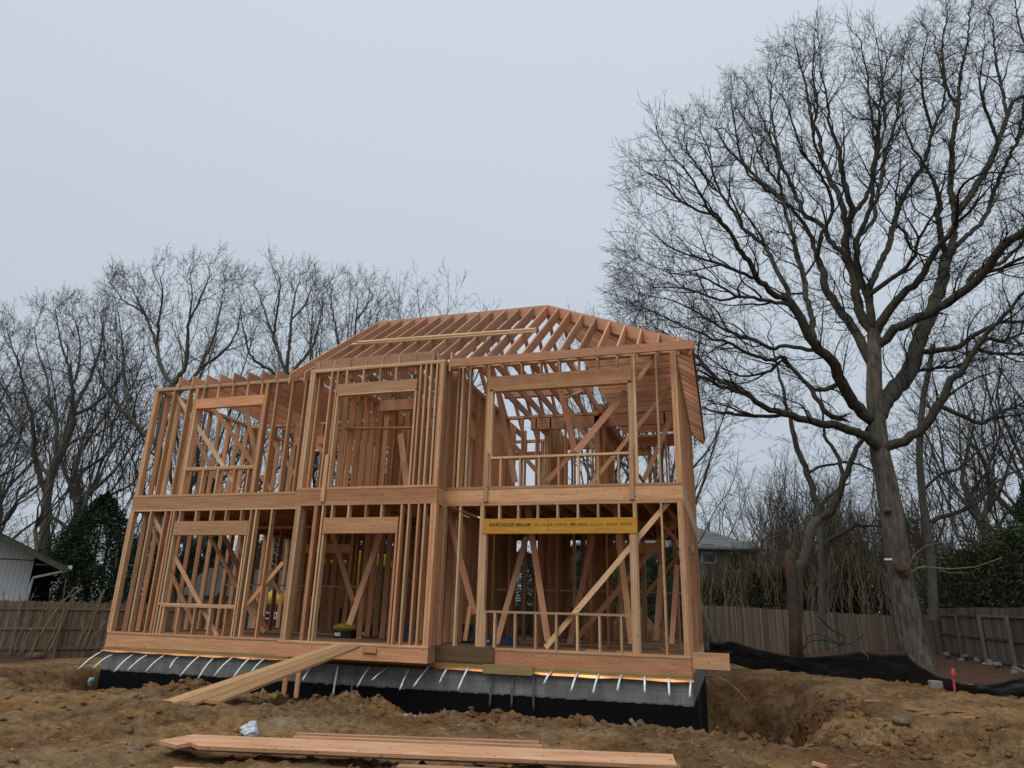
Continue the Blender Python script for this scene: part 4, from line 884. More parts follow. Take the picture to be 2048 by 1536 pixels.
# ---------------------------------------------------------------- branch growth
def spline(P, R, step):
    P = np.asarray(P, float); n = len(P); out_p = [P[0]]; out_r = [R[0]]
    Q = np.vstack([2*P[0]-P[1], P, 2*P[-1]-P[-2]]); RR = np.concatenate([[R[0]], R, [R[-1]]])
    for i in range(1, n):
        a, b, c, d = Q[i-1], Q[i], Q[i+1], Q[i+2]; m_ = max(1, int(round(np.linalg.norm(c-b)/step)))
        for k_ in range(1, m_+1):
            t = k_/m_; p = 0.5*((2*b)+(c-a)*t+(2*a-5*b+4*c-d)*t*t+(-a+3*b-3*c+d)*t**3)
            out_p.append(p); out_r.append(RR[i]+(RR[i+1]-RR[i])*t)
    return np.array(out_p), np.array(out_r)
def colonize(pos, par, att, step, infl, kill, iters, seed=0, jit=0.25, up=0.05):
    r = np.random.RandomState(seed); pos = [np.asarray(p, float) for p in pos]; par = list(par)
    dirs = [None]*len(pos); nA = len(att); bd = np.full(nA, 1e9); bi = np.full(nA, -1); alive = np.ones(nA, bool); new0 = 0
    nch = {}
    for it in range(iters):
        kd = kdtree.KDTree(len(pos)-new0)
        for i in range(new0, len(pos)): kd.insert(pos[i], i)
        kd.balance(); new0 = len(pos)
        for a in np.nonzero(alive)[0]:
            _, i, d = kd.find(att[a])
            if d < bd[a]: bd[a] = d; bi[a] = i
        alive &= bd > kill
        ok = alive & (bd < infl)
        if not ok.any(): break
        ids = bi[ok]; P = np.array(pos); v = att[ok]-P[ids]; v /= np.linalg.norm(v, axis=1)[:, None]
        S_ = np.zeros((len(pos), 3)); np.add.at(S_, ids, v)
        grew = 0
        for i in np.unique(ids):
            if nch.get(i, 0) >= 3: continue
            d = S_[i]; l = np.linalg.norm(d)
            if l < 1e-3: continue
            d = d/l+r.normal(size=3)*jit+np.array([0, 0, up]); d /= np.linalg.norm(d)
            if par[i] >= 0:
                o_ = pos[i]-pos[par[i]]; o_ /= (np.linalg.norm(o_)+1e-9); d = d*0.75+o_*0.45; d /= np.linalg.norm(d)
            pos.append(pos[i]+d*step); par.append(int(i)); nch[i] = nch.get(i, 0)+1; grew += 1
        if not grew: break
    return np.array(pos), np.array(par)
def pipe_radii(pos, par, r0, ex=2.35, fixed=None):
    n = len(pos); acc = np.zeros(n); kids = [[] for _ in range(n)]
    for i in range(n):
        if par[i] >= 0: kids[par[i]].append(i)
    R = np.zeros(n)
    for i in range(n-1, -1, -1):
        R[i] = r0 if acc[i] == 0 else acc[i]**(1/ex)
        if par[i] >= 0: acc[par[i]] += R[i]**ex
    if fixed is not None: k_ = fixed > 0; R[k_] = fixed[k_]
    return R, kids
def chains(pos, par, R, kids, skip=None):
    # follow the thickest child from every start
    n = len(pos); out_ = []; isnext = np.full(n, -1)
    for i in range(n):
        c = [k_ for k_ in kids[i] if skip is None or not skip[k_]]
        if c: isnext[i] = max(c, key=lambda k_: R[k_])
    started = set(isnext[isnext >= 0].tolist())
    for i in range(n):
        if i in started or (skip is not None and skip[i]): continue
        ch = [i]; j = isnext[i]
        while j >= 0: ch.append(j); j = isnext[j]
        if par[i] >= 0: ch = [par[i]]+ch; rr = [min(R[par[i]], R[ch[1]]*1.15)]+[R[k_] for k_ in ch[1:]]
        else: rr = [R[k_] for k_ in ch]
        if len(ch) > 1: out_.append((pos[ch], np.array(rr)))
    return out_
def tubes_mesh(chs, sides_fn):
    # one vectorised pass per chain
    V = []; F_ = []; base = 0
    for P, R in chs:
        n = len(P); s_ = sides_fn(R.max()); T = np.empty_like(P); T[1:-1] = P[2:]-P[:-2]; T[0] = P[1]-P[0]; T[-1] = P[-1]-P[-2]
        T /= (np.linalg.norm(T, axis=1)[:, None]+1e-9)
        m_ = T.mean(0); ref = np.eye(3)[int(np.argmin(np.abs(m_)))]
        U = np.cross(T, ref); U /= (np.linalg.norm(U, axis=1)[:, None]+1e-9); W_ = np.cross(T, U)
        an = np.arange(s_)*2*math.pi/s_
        ring = P[:, None]+R[:, None, None]*(U[:, None]*np.cos(an)[None, :, None]+W_[:, None]*np.sin(an)[None, :, None])
        V.append(ring.reshape(-1, 3)); i = np.arange(n-1)[:, None]*s_; k_ = np.arange(s_)[None]; k2 = (k_+1) % s_
        F_.append(np.stack([i+k_, i+k2, i+s_+k2, i+s_+k_], -1).reshape(-1, 4)+base); base += n*s_
    return np.vstack(V), np.vstack(F_)
def twig_mesh(pos, par, R, sel, seed, l0, l1, r0, per=2, fork=2, up=0.15):
    # small forked twigs on the thin wood: vectorised three sided spikes
    r = np.random.RandomState(seed); ids = np.repeat(sel, per); n = len(ids)
    D_ = pos[ids]-pos[par[ids]]; D_ /= (np.linalg.norm(D_, axis=1)[:, None]+1e-9)
    start = pos[ids]-D_*r.uniform(0, 1, (n, 1))*np.linalg.norm(pos[ids]-pos[par[ids]], axis=1)[:, None]
    rv = r.normal(size=(n, 3)); d = D_*0.75+rv*0.5; d[:, 2] += up; d /= np.linalg.norm(d, axis=1)[:, None]
    L = r.uniform(l0, l1, n)
    segs = []
    a = start; b = a+d*(L*0.5)[:, None]; d2 = d+r.normal(size=(n, 3))*0.25; d2[:, 2] += up*0.6; d2 /= np.linalg.norm(d2, axis=1)[:, None]; c = b+d2*(L*0.5)[:, None]
    segs += [(a, b, r0, r0*0.75), (b, c, r0*0.75, r0*0.4)]
    for f in range(fork):
        q = a+(b-a)*r.uniform(0.3, 1, (n, 1)) if f % 2 else b+(c-b)*r.uniform(0, 0.6, (n, 1))
        d3 = d*0.7+r.normal(size=(n, 3))*0.5; d3[:, 2] += up; d3 /= np.linalg.norm(d3, axis=1)[:, None]
        segs.append((q, q+d3*(L*r.uniform(0.3, 0.6, n))[:, None], r0*0.65, r0*0.35))
    V = []; F_ = []; base = 0
    for A, B, ra_, rb_ in segs:
        T = B-A; T /= (np.linalg.norm(T, axis=1)[:, None]+1e-9); U = np.cross(T, np.array([0.3, 0.5, 0.81])); U /= (np.linalg.norm(U, axis=1)[:, None]+1e-9); W_ = np.cross(T, U)
        an = np.arange(3)*2*math.pi/3; off = U[:, None]*np.cos(an)[None, :, None]+W_[:, None]*np.sin(an)[None, :, None]
        ring = np.concatenate([A[:, None]+off*ra_, B[:, None]+off*rb_], 1); V.append(ring.reshape(-1, 3))
        f = np.array([(0, 1, 4, 3), (1, 2, 5, 4), (2, 0, 3, 5)]); F_.append((f[None]+6*np.arange(n)[:, None, None]).reshape(-1, 4)+base); base += n*6
    return np.vstack(V), np.vstack(F_)
def merge(*vf):
    V = []; F_ = []; b = 0
    for v, f in vf: V.append(v); F_.append(f+b); b += len(v)
    return np.vstack(V), np.vstack(F_)
def in_poly(x, y, poly):
    c = np.zeros(len(x), bool); n = len(poly)
    for i in range(n):
        x1, y1 = poly[i]; x2, y2 = poly[(i+1) % n]
        k_ = ((y1 > y) != (y2 > y)) & (x < (x2-x1)*(y-y1)/((y2-y1)+1e-9)+x1); c ^= k_
    return c
def sides(r): return 12 if r > 0.2 else 8 if r > 0.07 else 6 if r > 0.03 else 4 if r > 0.012 else 3
class Grower:
    """recursive limbs: every branch is a polyline that tapers, wanders and bears alternate side branches"""
    def __init__(s, seed, center, zbase, inside=None, wander=0.13, up=0.05, outw=0.06, step=0.2):
        s.r = random.Random(seed); s.c = Vector(center); s.z = zbase; s.inside = inside; s.w = wander; s.up = up; s.ow = outw; s.step = step
        s.tap = 0.62; s.chs = []; s.tw_p = []; s.tw_d = []; s.tw_l = []
    def path(s, p, d, ln, r0, r1, sc=1.0):
        r = s.r; n = max(2, int(ln/s.step/sc+0.5)); st_ = ln/n; P = [p.copy()]; D_ = [d.copy()]; k = Vector((0, 0, 0)); stop = False
        for i in range(n):
            k = k*0.55+Vector((r.gauss(0, 1), r.gauss(0, 1), r.gauss(0, 1)))*s.w
            o = (p-s.c); o.z *= 0.5
            if o.length > 0: o.normalize()
            d = (d+k+Vector((0, 0, s.up))+o*s.ow).normalized(); p = p+d*st_; P.append(p.copy()); D_.append(d.copy())
            if s.inside and i >= 1 and not s.inside(p): break
        m = len(P); R = [r0+(r1-r0)*(i/(m-1))**0.8 for i in range(m)]
        return P, D_, R
    def side(s, d, ang, az):
        a = d.orthogonal().normalized(); b = d.cross(a); return (d*math.cos(ang)+(a*math.cos(az)+b*math.sin(az))*math.sin(ang)).normalized()
    def bear(s, P, D_, R, lev, spec, t0=0.12, scale=1.0):
        # side branches along a polyline
        if lev >= len(spec): return
        sp, (l0, l1), (a0, a1), rk = spec[lev]; r = s.r; tot = sum((P[i+1]-P[i]).length for i in range(len(P)-1)); acc = 0; nxt = tot*t0+r.uniform(0, sp); az = r.uniform(0, 6.28)
        for i in range(1, len(P)):
            sl_ = (P[i]-P[i-1]).length
            while acc+sl_ >= nxt:
                f = (nxt-acc)/sl_; p = P[i-1].lerp(P[i], f); t = nxt/tot; az += 2.4+r.uniform(-.6, .6)
                ln = (l0+(l1-l0)*r.random())*scale*(1.12-s.tap*t); d = s.side(D_[i], r.uniform(a0, a1), az); rr = min(R[i]*0.72, max(rk*ln, 0.0045))
                s.branch(p, d, ln, rr, lev, spec, scale); nxt += sp*r.uniform(.7, 1.3)*(1.15-0.35*t)
            acc += sl_
    def branch(s, p, d, ln, rr, lev, spec, scale=1.0):
        if lev == len(spec)-1:
            s.tw_p.append(p[:]); s.tw_d.append(d[:]); s.tw_l.append(ln); return
        P, D_, R = s.path(p, d, ln, rr, max(0.0035, rr*0.22)); s.chs.append((np.array([q[:] for q in P]), np.array(R))); s.bear(P, D_, R, lev+1, spec, 0.10, scale)
        # the tip goes on as a forked twig
        s.tw_p.append(P[-1][:]); s.tw_d.append(D_[-1][:]); s.tw_l.append(spec[-1][1][1]*1.1)
    def mesh(s, twr, fork=2, sd=lambda q: 6 if q > 0.05 else 4 if q > 0.02 else 3):
        return merge(tubes_mesh(s.chs, sd), spikes(np.array(s.tw_p), np.array(s.tw_d), np.array(s.tw_l), twr, fork, s.up*1.6, 5))
def spikes(A0, D0_, L, r0, fork, up, seed):
    r = np.random.RandomState(seed); n = len(A0)
    a = A0; d = D0_+r.normal(size=(n, 3))*0.10; d /= np.linalg.norm(d, axis=1)[:, None]; b = a+d*(L*0.5)[:, None]
    d2 = d+r.normal(size=(n, 3))*0.22+np.array([0, 0, up]); d2 /= np.linalg.norm(d2, axis=1)[:, None]; c = b+d2*(L*0.5)[:, None]; segs = [(a, b, r0, r0*0.8), (b, c, r0*0.8, r0*0.45)]
    for f in range(fork):
        q = a+(b-a)*r.uniform(0.3, 1, (n, 1)) if f % 2 == 0 else b+(c-b)*r.uniform(0.0, 0.6, (n, 1))
        d3 = (d if f % 2 == 0 else d2)*0.8+r.normal(size=(n, 3))*0.42; d3[:, 2] += up; d3 /= np.linalg.norm(d3, axis=1)[:, None]
        segs.append((q, q+d3*(L*r.uniform(0.35, 0.6, n))[:, None], r0*0.7, r0*0.4))
    V = []; F_ = []; base = 0
    for A, B, ra_, rb_ in segs:
        T = B-A; T /= (np.linalg.norm(T, axis=1)[:, None]+1e-9); U = np.cross(T, np.array([0.3, 0.5, 0.81])); U /= (np.linalg.norm(U, axis=1)[:, None]+1e-9); W_ = np.cross(T, U)
        an = np.arange(3)*2*math.pi/3; off = U[:, None]*np.cos(an)[None, :, None]+W_[:, None]*np.sin(an)[None, :, None]
        V.append(np.concatenate([A[:, None]+off*ra_, B[:, None]+off*rb_], 1).reshape(-1, 3))
        f = np.array([(0, 1, 4, 3), (1, 2, 5, 4), (2, 0, 3, 5)]); F_.append((f[None]+6*np.arange(n)[:, None, None]).reshape(-1, 4)+base); base += n*6
    return np.vstack(V), np.vstack(F_)
def traced_tree(root, D0, limbs, poly, seed, trunk_mat, limb_mat, twig_mat, spec, lscale=1.0, twr=0.006, step=0.25, ctr=None, up=0.05, outw=0.06, wander=0.14, ext=30, bare_from=0.0, fork=2):
    """limbs: (pixel points, start width px, end width px, parent limb or None, depth lean); spec: side branch levels"""
    r = np.random.RandomState(seed); laid = []
    poly_n = len(poly)
    def inside(p):
        x, y = proj(p[:]); c = False; j = poly_n-1
        for i in range(poly_n):
            x1, y1 = poly[i]; x2, y2 = poly[j]
            if (y1 > y) != (y2 > y) and x < (x2-x1)*(y-y1)/((y2-y1)+1e-9)+x1: c = not c
            j = i
        return c
    cc_ = at(ctr[0], ctr[1], D0); G = Grower(seed, cc_, 0, inside, wander, up, outw)
    allp = []
    hasfork = set()
    for li, (pts, w0, w1, pl, lean) in enumerate(limbs):
        n = len(pts); s_ = np.concatenate([[0], np.cumsum([math.dist(pts[i], pts[i+1]) for i in range(n-1)])]); tot = s_[-1]; s_ = s_/tot
        if pl is None: ds_ = D0; j0 = None
        else:
            best = None
            for q3, D3, own_ in allp:
                if own_ != pl: continue
                q = proj(q3); dd = (q[0]-pts[0][0])**2+(q[1]-pts[0][1])**2
                if best is None or dd < best[0]: best = (dd, q3, D3)
            j0 = best[1]; ds_ = best[2]
            e_ = limbs[pl][0][-1]
            if math.dist(e_, pts[0]) < 14: hasfork.add(pl)
        if w1 <= 7 and li and not any(l2[3] == li and math.dist(l2[0][0], pts[-1]) < 14 for l2 in limbs):
            ux_, uy_ = pts[-1][0]-pts[-2][0], pts[-1][1]-pts[-2][1]; q_ = ext/math.hypot(ux_, uy_)
            pts = list(pts)+[(pts[-1][0]+ux_*q_*.55+r.uniform(-8, 8), pts[-1][1]+uy_*q_*.55), (pts[-1][0]+ux_*q_+r.uniform(-12, 12), pts[-1][1]+uy_*q_-6)]
            n = len(pts); s_ = np.concatenate([[0], np.cumsum([math.dist(pts[i], pts[i+1]) for i in range(n-1)])]); tot = s_[-1]; s_ = s_/tot
        P = []; W_ = []; wob = r.uniform(0, 6)
        for i in range(n):
            dd = ds_+lean*s_[i]*tot/100+0.12*math.sin(wob+s_[i]*5)*(s_[i] > 0); P.append(at(pts[i][0], pts[i][1], dd)); W_.append(rad_px(P[-1], w0+(w1-w0)*s_[i]))
        if j0 is not None: P[0] = np.array(j0)
        P, W_ = spline(P, W_, step); wp = r.normal(size=(len(P), 3))*np.minimum(0.025, W_*0.3)[:, None]; wp[0] = 0; P = P+wp*(0 if pl is None else 1)
        for q3 in P: allp.append((q3, (q3-CAM)@HF, li))
        laid.append((P, W_))
    for li, (P, W_) in enumerate(laid):
        last = limbs[li][2] <= 7 and li not in hasfork
        if last:   # let the limb run out to a fine tip
            W_ = W_.copy(); m = len(W_); k_ = np.linspace(0, 1, m); W_ *= 1-0.62*np.clip((k_-0.35)/0.65, 0, 1); laid[li] = (P, W_)
    for li, (P, W_) in enumerate(laid):
        if li == 0:
            V, F_ = tubes_mesh([(P, W_)], lambda q: 20); an = np.tile(np.arange(20), len(P)); cen = np.repeat(P, 20, 0); zz = cen[:, 2]-P[0, 2]
            fl = 1+0.035*np.sin(an*0.94+zz*1.3)+0.03*np.sin(an*2.2-zz*2.1)+0.22*np.exp(-zz/0.30)*(0.6+0.4*np.sin(an*1.57)); V = cen+(V-cen)*fl[:, None]
            link_mesh('trunk', V, F_, trunk_mat, root, smooth=True)
        else: V, F_ = tubes_mesh([(P, W_)], sides); link_mesh('limb', V, F_, limb_mat, root, smooth=True)
        PV = [Vector(q) for q in P]; DV = [(PV[min(i+1, len(PV)-1)]-PV[max(i-1, 0)]).normalized() for i in range(len(PV))]
        if li == 0:
            if bare_from < 1: G.bear(PV, DV, list(W_), 0, spec, bare_from, lscale*0.6)
            continue
        G.bear(PV, DV, list(W_), 0, spec, 0.16, lscale)
        if li not in hasfork:
            for k_ in range(3):
                d = G.side(DV[-1], [0.12, 0.5, 0.5][k_], G.r.uniform(0, 6.28)); G.branch(PV[-1], d, spec[0][1][1]*lscale*[1.0, .7, .6][k_], W_[-1]*[.95, .7, .6][k_], 0, spec, lscale)
    V, F_ = G.mesh(twr, fork); link_mesh('crown', V, F_, twig_mat, root)
    return len(G.chs), len(G.tw_p), len(V)

# ---------------------------------------------------------------- the great oak
OAK = [
 # 0 trunk
 ([(1843, 1345), (1822, 1262), (1797, 1130), (1783, 1026), (1770, 950), (1760, 902), (1753, 833), (1748, 790), (1748, 740), (1749, 697), (1748, 662)], 57, 24, None, 0),
 # 1 right leader
 ([(1752, 838), (1775, 795), (1800, 768), (1818, 742), (1833, 700), (1848, 660), (1862, 625), (1873, 598), (1886, 554), (1889, 528), (1896, 505)], 36, 20, 0, 0.8),
 ([(1896, 511), (1884, 480), (1878, 440), (1876, 396), (1863, 351), (1848, 325), (1828, 300), (1812, 262)], 13, 5, 1, -0.6),
 ([(1896, 508), (1905, 480), (1911, 432), (1901, 376), (1904, 325), (1905, 287), (1915, 221), (1920, 156), (1936, 78), (1939, 26)], 14, 5, 1, 0.6),
 ([(1908, 440), (1927, 409), (1949, 378), (1975, 333), (1996, 287), (2014, 234), (2027, 203), (2060, 185), (2100, 130)], 14, 6, 3, 0.9),
 ([(1889, 530), (1914, 490), (1934, 470), (1962, 445), (1977, 417), (1988, 386), (2006, 339), (2032, 286), (2048, 221), (2075, 150)], 10, 5, 1, 1.4),
 # 6 limb to the upper right
 ([(1756, 700), (1772, 678), (1791, 658), (1837, 637), (1860, 628), (1894, 605), (1928, 580), (1965, 549), (1985, 518), (2010, 488), (2048, 462), (2110, 420), (2180, 370)], 19, 14, 0, -1.2),
 ([(1965, 549), (2003, 536), (2048, 515), (2110, 500)], 9, 5, 6, -0.8),
 ([(1928, 580), (1950, 545), (1990, 530), (2020, 510), (2060, 470), (2120, 400)], 9, 6, 6, 0.8),
 # 9 middle leader right
 ([(1750, 672), (1772, 632), (1791, 605), (1815, 578), (1838, 562), (1856, 529), (1872, 496), (1894, 473), (1909, 455)], 19, 9, 0, -1.0),
 # 10 left of centre leader
 ([(1748, 668), (1736, 655), (1723, 630), (1714, 600), (1708, 554), (1696, 523), (1690, 490), (1694, 452)], 20, 15, 0, 0.6),
 ([(1694, 458), (1685, 409), (1673, 381), (1660, 361), (1645, 320), (1640, 280), (1622, 230), (1612, 170)], 13, 4, 10, 0.9),
 ([(1695, 456), (1703, 417), (1690, 376), (1683, 338), (1678, 300), (1660, 250), (1655, 200), (1640, 140)], 12, 4, 10, -0.7),
 ([(1696, 452), (1711, 422), (1736, 389), (1746, 358), (1752, 320), (1755, 270), (1760, 200), (1772, 130)], 10, 4, 10, 0.5),
 # 14 centre leader
 ([(1748, 662), (1742, 630), (1734, 592), (1720, 560), (1713, 516), (1711, 478)], 17, 11, 0, -0.4),
 ([(1712, 490), (1726, 457), (1741, 414), (1744, 376), (1749, 325), (1757, 280), (1740, 210), (1735, 150), (1722, 100)], 10, 4, 14, -0.8),
 ([(1711, 480), (1735, 455), (1752, 432), (1750, 409), (1762, 366), (1769, 313), (1790, 250), (1800, 190), (1805, 130)], 9, 4, 14, 0.8),
 # 17 limb leading up to the kink
 ([(1735, 585), (1750, 553), (1765, 518), (1779, 488), (1787, 452), (1791, 437), (1798, 409), (1823, 366), (1843, 336), (1853, 308), (1866, 260), (1889, 200), (1885, 150), (1870, 90)], 13, 4, 14, 1.0),
 ([(1792, 440), (1812, 470), (1822, 498), (1835, 508), (1860, 515), (1880, 530)], 6, 5, 17, -0.5),
 ([(1740, 590), (1760, 575), (1782, 559), (1812, 534), (1828, 511), (1838, 478), (1856, 445), (1876, 412), (1890, 350)], 10, 4, 14, -1.4),
 # 20 limb C, left of trunk
 ([(1745, 735), (1730, 700), (1712, 668), (1698, 640), (1685, 628), (1664, 600), (1652, 575), (1646, 543), (1634, 517)], 21, 13, 0, 0.8),
 ([(1634, 520), (1628, 488), (1620, 468), (1610, 455), (1597, 433), (1575, 412), (1550, 390), (1525, 372), (1495, 350)], 10, 4, 20, 1.0),
 ([(1710, 520), (1688, 504), (1665, 488), (1648, 455), (1635, 442), (1612, 433), (1597, 406), (1579, 362), (1564, 329), (1550, 300), (1530, 250), (1510, 200)], 11, 4, 10, 1.2),
 ([(1634, 518), (1640, 480), (1650, 455), (1665, 425), (1662, 395), (1640, 350), (1610, 310), (1590, 260), (1570, 200)], 8, 4, 20, -1.0),
 # 24 limb D, big left leader
 ([(1740, 845), (1725, 825), (1702, 798), (1684, 765), (1664, 723), (1640, 700), (1627, 686), (1608, 655), (1592, 622), (1579, 600)], 24, 16, 0, -0.8),
 ([(1583, 607), (1565, 596), (1548, 588), (1528, 570), (1513, 554), (1499, 521), (1477, 495), (1453, 455), (1424, 428), (1402, 388), (1380, 351), (1350, 318), (1330, 290)], 13, 4, 24, -1.0),
 ([(1580, 600), (1575, 583), (1560, 554), (1544, 521), (1530, 492), (1513, 477), (1486, 455), (1468, 424), (1442, 388), (1424, 375), (1402, 344), (1380, 311), (1368, 280)], 10, 4, 24, 0.6),
 ([(1627, 686), (1625, 650), (1620, 621), (1612, 577), (1603, 539), (1592, 506), (1585, 464), (1572, 432), (1564, 400), (1558, 366), (1535, 340), (1522, 313), (1505, 270)], 12, 5, 24, 1.1),
 ([(1564, 400), (1545, 380), (1518, 360), (1490, 330), (1460, 305), (1440, 270)], 8, 4, 27, 0.8),
 ([(1590, 620), (1570, 607), (1540, 602), (1500, 594), (1474, 592), (1440, 572), (1405, 555), (1380, 550), (1340, 545), (1300, 530)], 8, 3, 24, -1.2),
 ([(1513, 555), (1480, 545), (1430, 525), (1395, 515), (1350, 500), (1310, 470)], 7, 3, 25, -0.6),
 # 31 low left limb
 ([(1762, 905), (1745, 880), (1731, 872), (1700, 860), (1677, 852), (1640, 847), (1598, 835), (1553, 822), (1513, 803), (1484, 785), (1454, 776), (1424, 764), (1392, 752), (1350, 735), (1310, 700), (1280, 660)], 20, 4, 0, -0.7),
 ([(1500, 795), (1480, 780), (1454, 768), (1429, 753), (1405, 728), (1385, 704), (1350, 680), (1310, 655)], 10, 3, 31, 0.9),
 ([(1560, 830), (1535, 834), (1504, 832), (1454, 827), (1420, 820), (1395, 812), (1360, 820)], 8, 3, 31, 1.0),
 ([(1684, 765), (1650, 780), (1627, 778), (1603, 758), (1583, 733), (1565, 720), (1541, 741), (1500, 752), (1465, 745), (1430, 725), (1400, 700)], 10, 3, 24, 0.5),
 ([(1640, 705), (1617, 699), (1573, 691), (1550, 698), (1528, 689), (1500, 675), (1479, 671), (1454, 662), (1417, 639), (1380, 617), (1340, 600), (1290, 590)], 9, 3, 24, 1.2),
 ([(1583, 733), (1570, 715), (1541, 720), (1513, 712), (1489, 704), (1454, 684), (1424, 679), (1400, 666), (1380, 659), (1340, 640), (1300, 620), (1270, 610)], 8, 3, 34, -0.8),
 # 37 stub
 ([(1618, 775), (1640, 805), (1655, 825), (1674, 838)], 9, 11, 34, -0.3),
 # 38 low right limb
 ([(1765, 905), (1787, 890), (1823, 872), (1848, 855), (1860, 843), (1871, 815), (1885, 795), (1894, 781), (1905, 762), (1917, 749), (1939, 717), (1953, 692), (1967, 676), (1996, 644), (2019, 615), (2037, 596), (2070, 570), (2110, 520)], 20, 6, 0, -0.8),
 ([(1870, 818), (1890, 816), (1905, 824), (1932, 836), (1960, 847), (1994, 829), (2019, 817), (2048, 811), (2100, 800)], 10, 5, 38, 0.5),
 ([(1837, 705), (1860, 704), (1882, 701), (1917, 692), (1942, 674), (1973, 656), (2008, 644), (2048, 644), (2110, 640)], 12, 6, 1, -0.9),
 ([(1950, 690), (1975, 678), (2005, 681), (2030, 672), (2060, 660), (2110, 640)], 8, 5, 38, 1.0),
 ([(1953, 695), (1965, 702), (1985, 706), (2048, 710), (2110, 715)], 7, 4, 38, 0.6),
 ([(1835, 745), (1850, 740), (1880, 735), (1910, 732), (1935, 720)], 7, 5, 1, 0.8),
]
oz = float(ground_z(np.array([8.0]), np.array([10.0]), False)[0])
op = at(1843, 1345, 22.5)
oak = thing('oak_tree', 'huge bare oak with spreading crown behind the black silt fence', 'tree', (op[0], op[1], op[2]))
OUT = [(1245, 545), (1250, 480), (1262, 400), (1280, 320), (1310, 275), (1368, 240), (1400, 235), (1412, 190), (1480, 150), (1530, 140), (1545, 85), (1610, 60), (1655, 55), (1690, 75), (1750, 62), (1790, 95), (1815, 70), (1850, 30), (1890, -40), (2000, -120), (2200, -60), (2400, 200), (2450, 450), (2380, 700), (2200, 860), (2000, 880), (1860, 830), (1800, 760), (1700, 820), (1620, 880), (1480, 850), (1380, 830), (1330, 740), (1270, 690), (1235, 620)]
OSPEC = [(0.40, (1.4, 2.9), (0.42, 0.85), 0.0165), (0.27, (0.6, 1.3), (0.42, 0.9), 0.0115), (0.18, (0.16, 0.42), (0.4, 0.95), 0)]
OAK += [([(1613, 172), (1600, 130), (1592, 95)], 4, 2, 11, 0.3), ([(1495, 352), (1478, 300), (1470, 250), (1462, 200)], 5, 3, 21, -0.5), ([(1558, 366), (1560, 320), (1548, 260), (1540, 200), (1548, 150)], 6, 3, 27, 0.9), ([(1442, 390), (1425, 345), (1418, 300), (1400, 262)], 5, 3, 26, 0.6),
  ([(1424, 430), (1395, 420), (1360, 400), (1330, 370), (1295, 345)], 6, 3, 25, 0.8), ([(1640, 320), (1625, 270), (1635, 210), (1625, 150), (1630, 90)], 6, 3, 11, -0.8), ([(1749, 325), (1765, 280), (1770, 220), (1762, 150), (1755, 90)], 6, 3, 15, 0.8), ([(1866, 260), (1850, 210), (1842, 150), (1850, 90)], 6, 3, 17, -0.8),
  ([(1474, 592), (1440, 600), (1400, 585), (1350, 575), (1300, 575)], 6, 3, 29, 0.7), ([(1405, 728), (1370, 730), (1330, 705), (1290, 690)], 5, 3, 32, 0.5), ([(1915, 221), (1890, 160), (1885, 90), (1895, 30)], 6, 3, 3, 0.8)]
OAK += [([(2014, 234), (2005, 180), (1990, 110), (1985, 40)], 7, 3, 4, 0.6), ([(1996, 287), (1975, 230), (1960, 170), (1968, 100)], 7, 3, 4, -0.8), ([(2060, 185), (2062, 120), (2040, 60), (2030, 0)], 7, 3, 4, 0.9), ([(2032, 286), (2055, 230), (2060, 160)], 6, 3, 5, -0.8)]
_n = traced_tree(oak, 22.5, OAK, OUT, 11, M['oakbark'], M['limb'], M['twig'], OSPEC, ctr=(1760, 760), bare_from=0.86)
print('oak', _n)
def oakpart(nm, pts, w, mat='cane', D=22.1):
    P = [at(x, y, D) for x, y in pts]; R = [rad_px(p, w*(1-0.6*i/len(P))) for i, p in enumerate(P)]; Tubes().add(P, R, 5).build(nm, M[mat], oak)
oakpart('shoot', [(1815, 1150), (1835, 1135), (1858, 1134), (1900, 1138), (1950, 1134), (1985, 1122), (2005, 1115)], 3.0)
oakpart('shoot', [(1818, 1148), (1845, 1132), (1870, 1136), (1895, 1146), (1938, 1146)], 2.4)
oakpart('shoot', [(1820, 1135), (1826, 1112), (1850, 1092), (1890, 1083), (1920, 1090)], 2.2)
p = at(1806, 1142, 22.12); crumple('burl', tuple(p), 0.19, M['snag'], 8, 1.5, 1.2, oak); p = at(1775, 1021, 22.2); crumple('burl', tuple(p), 0.13, M['oakbark'], 3, 0.3, 0.9, oak)
p = at(1776, 1118, 22.05); o = Lum().box(p[0]-.11, p[0]+.11, p[1]-.01, p[1]+.01, p[2]-.035, p[2]+.02).build('metal_tag', M['galv'], oak)

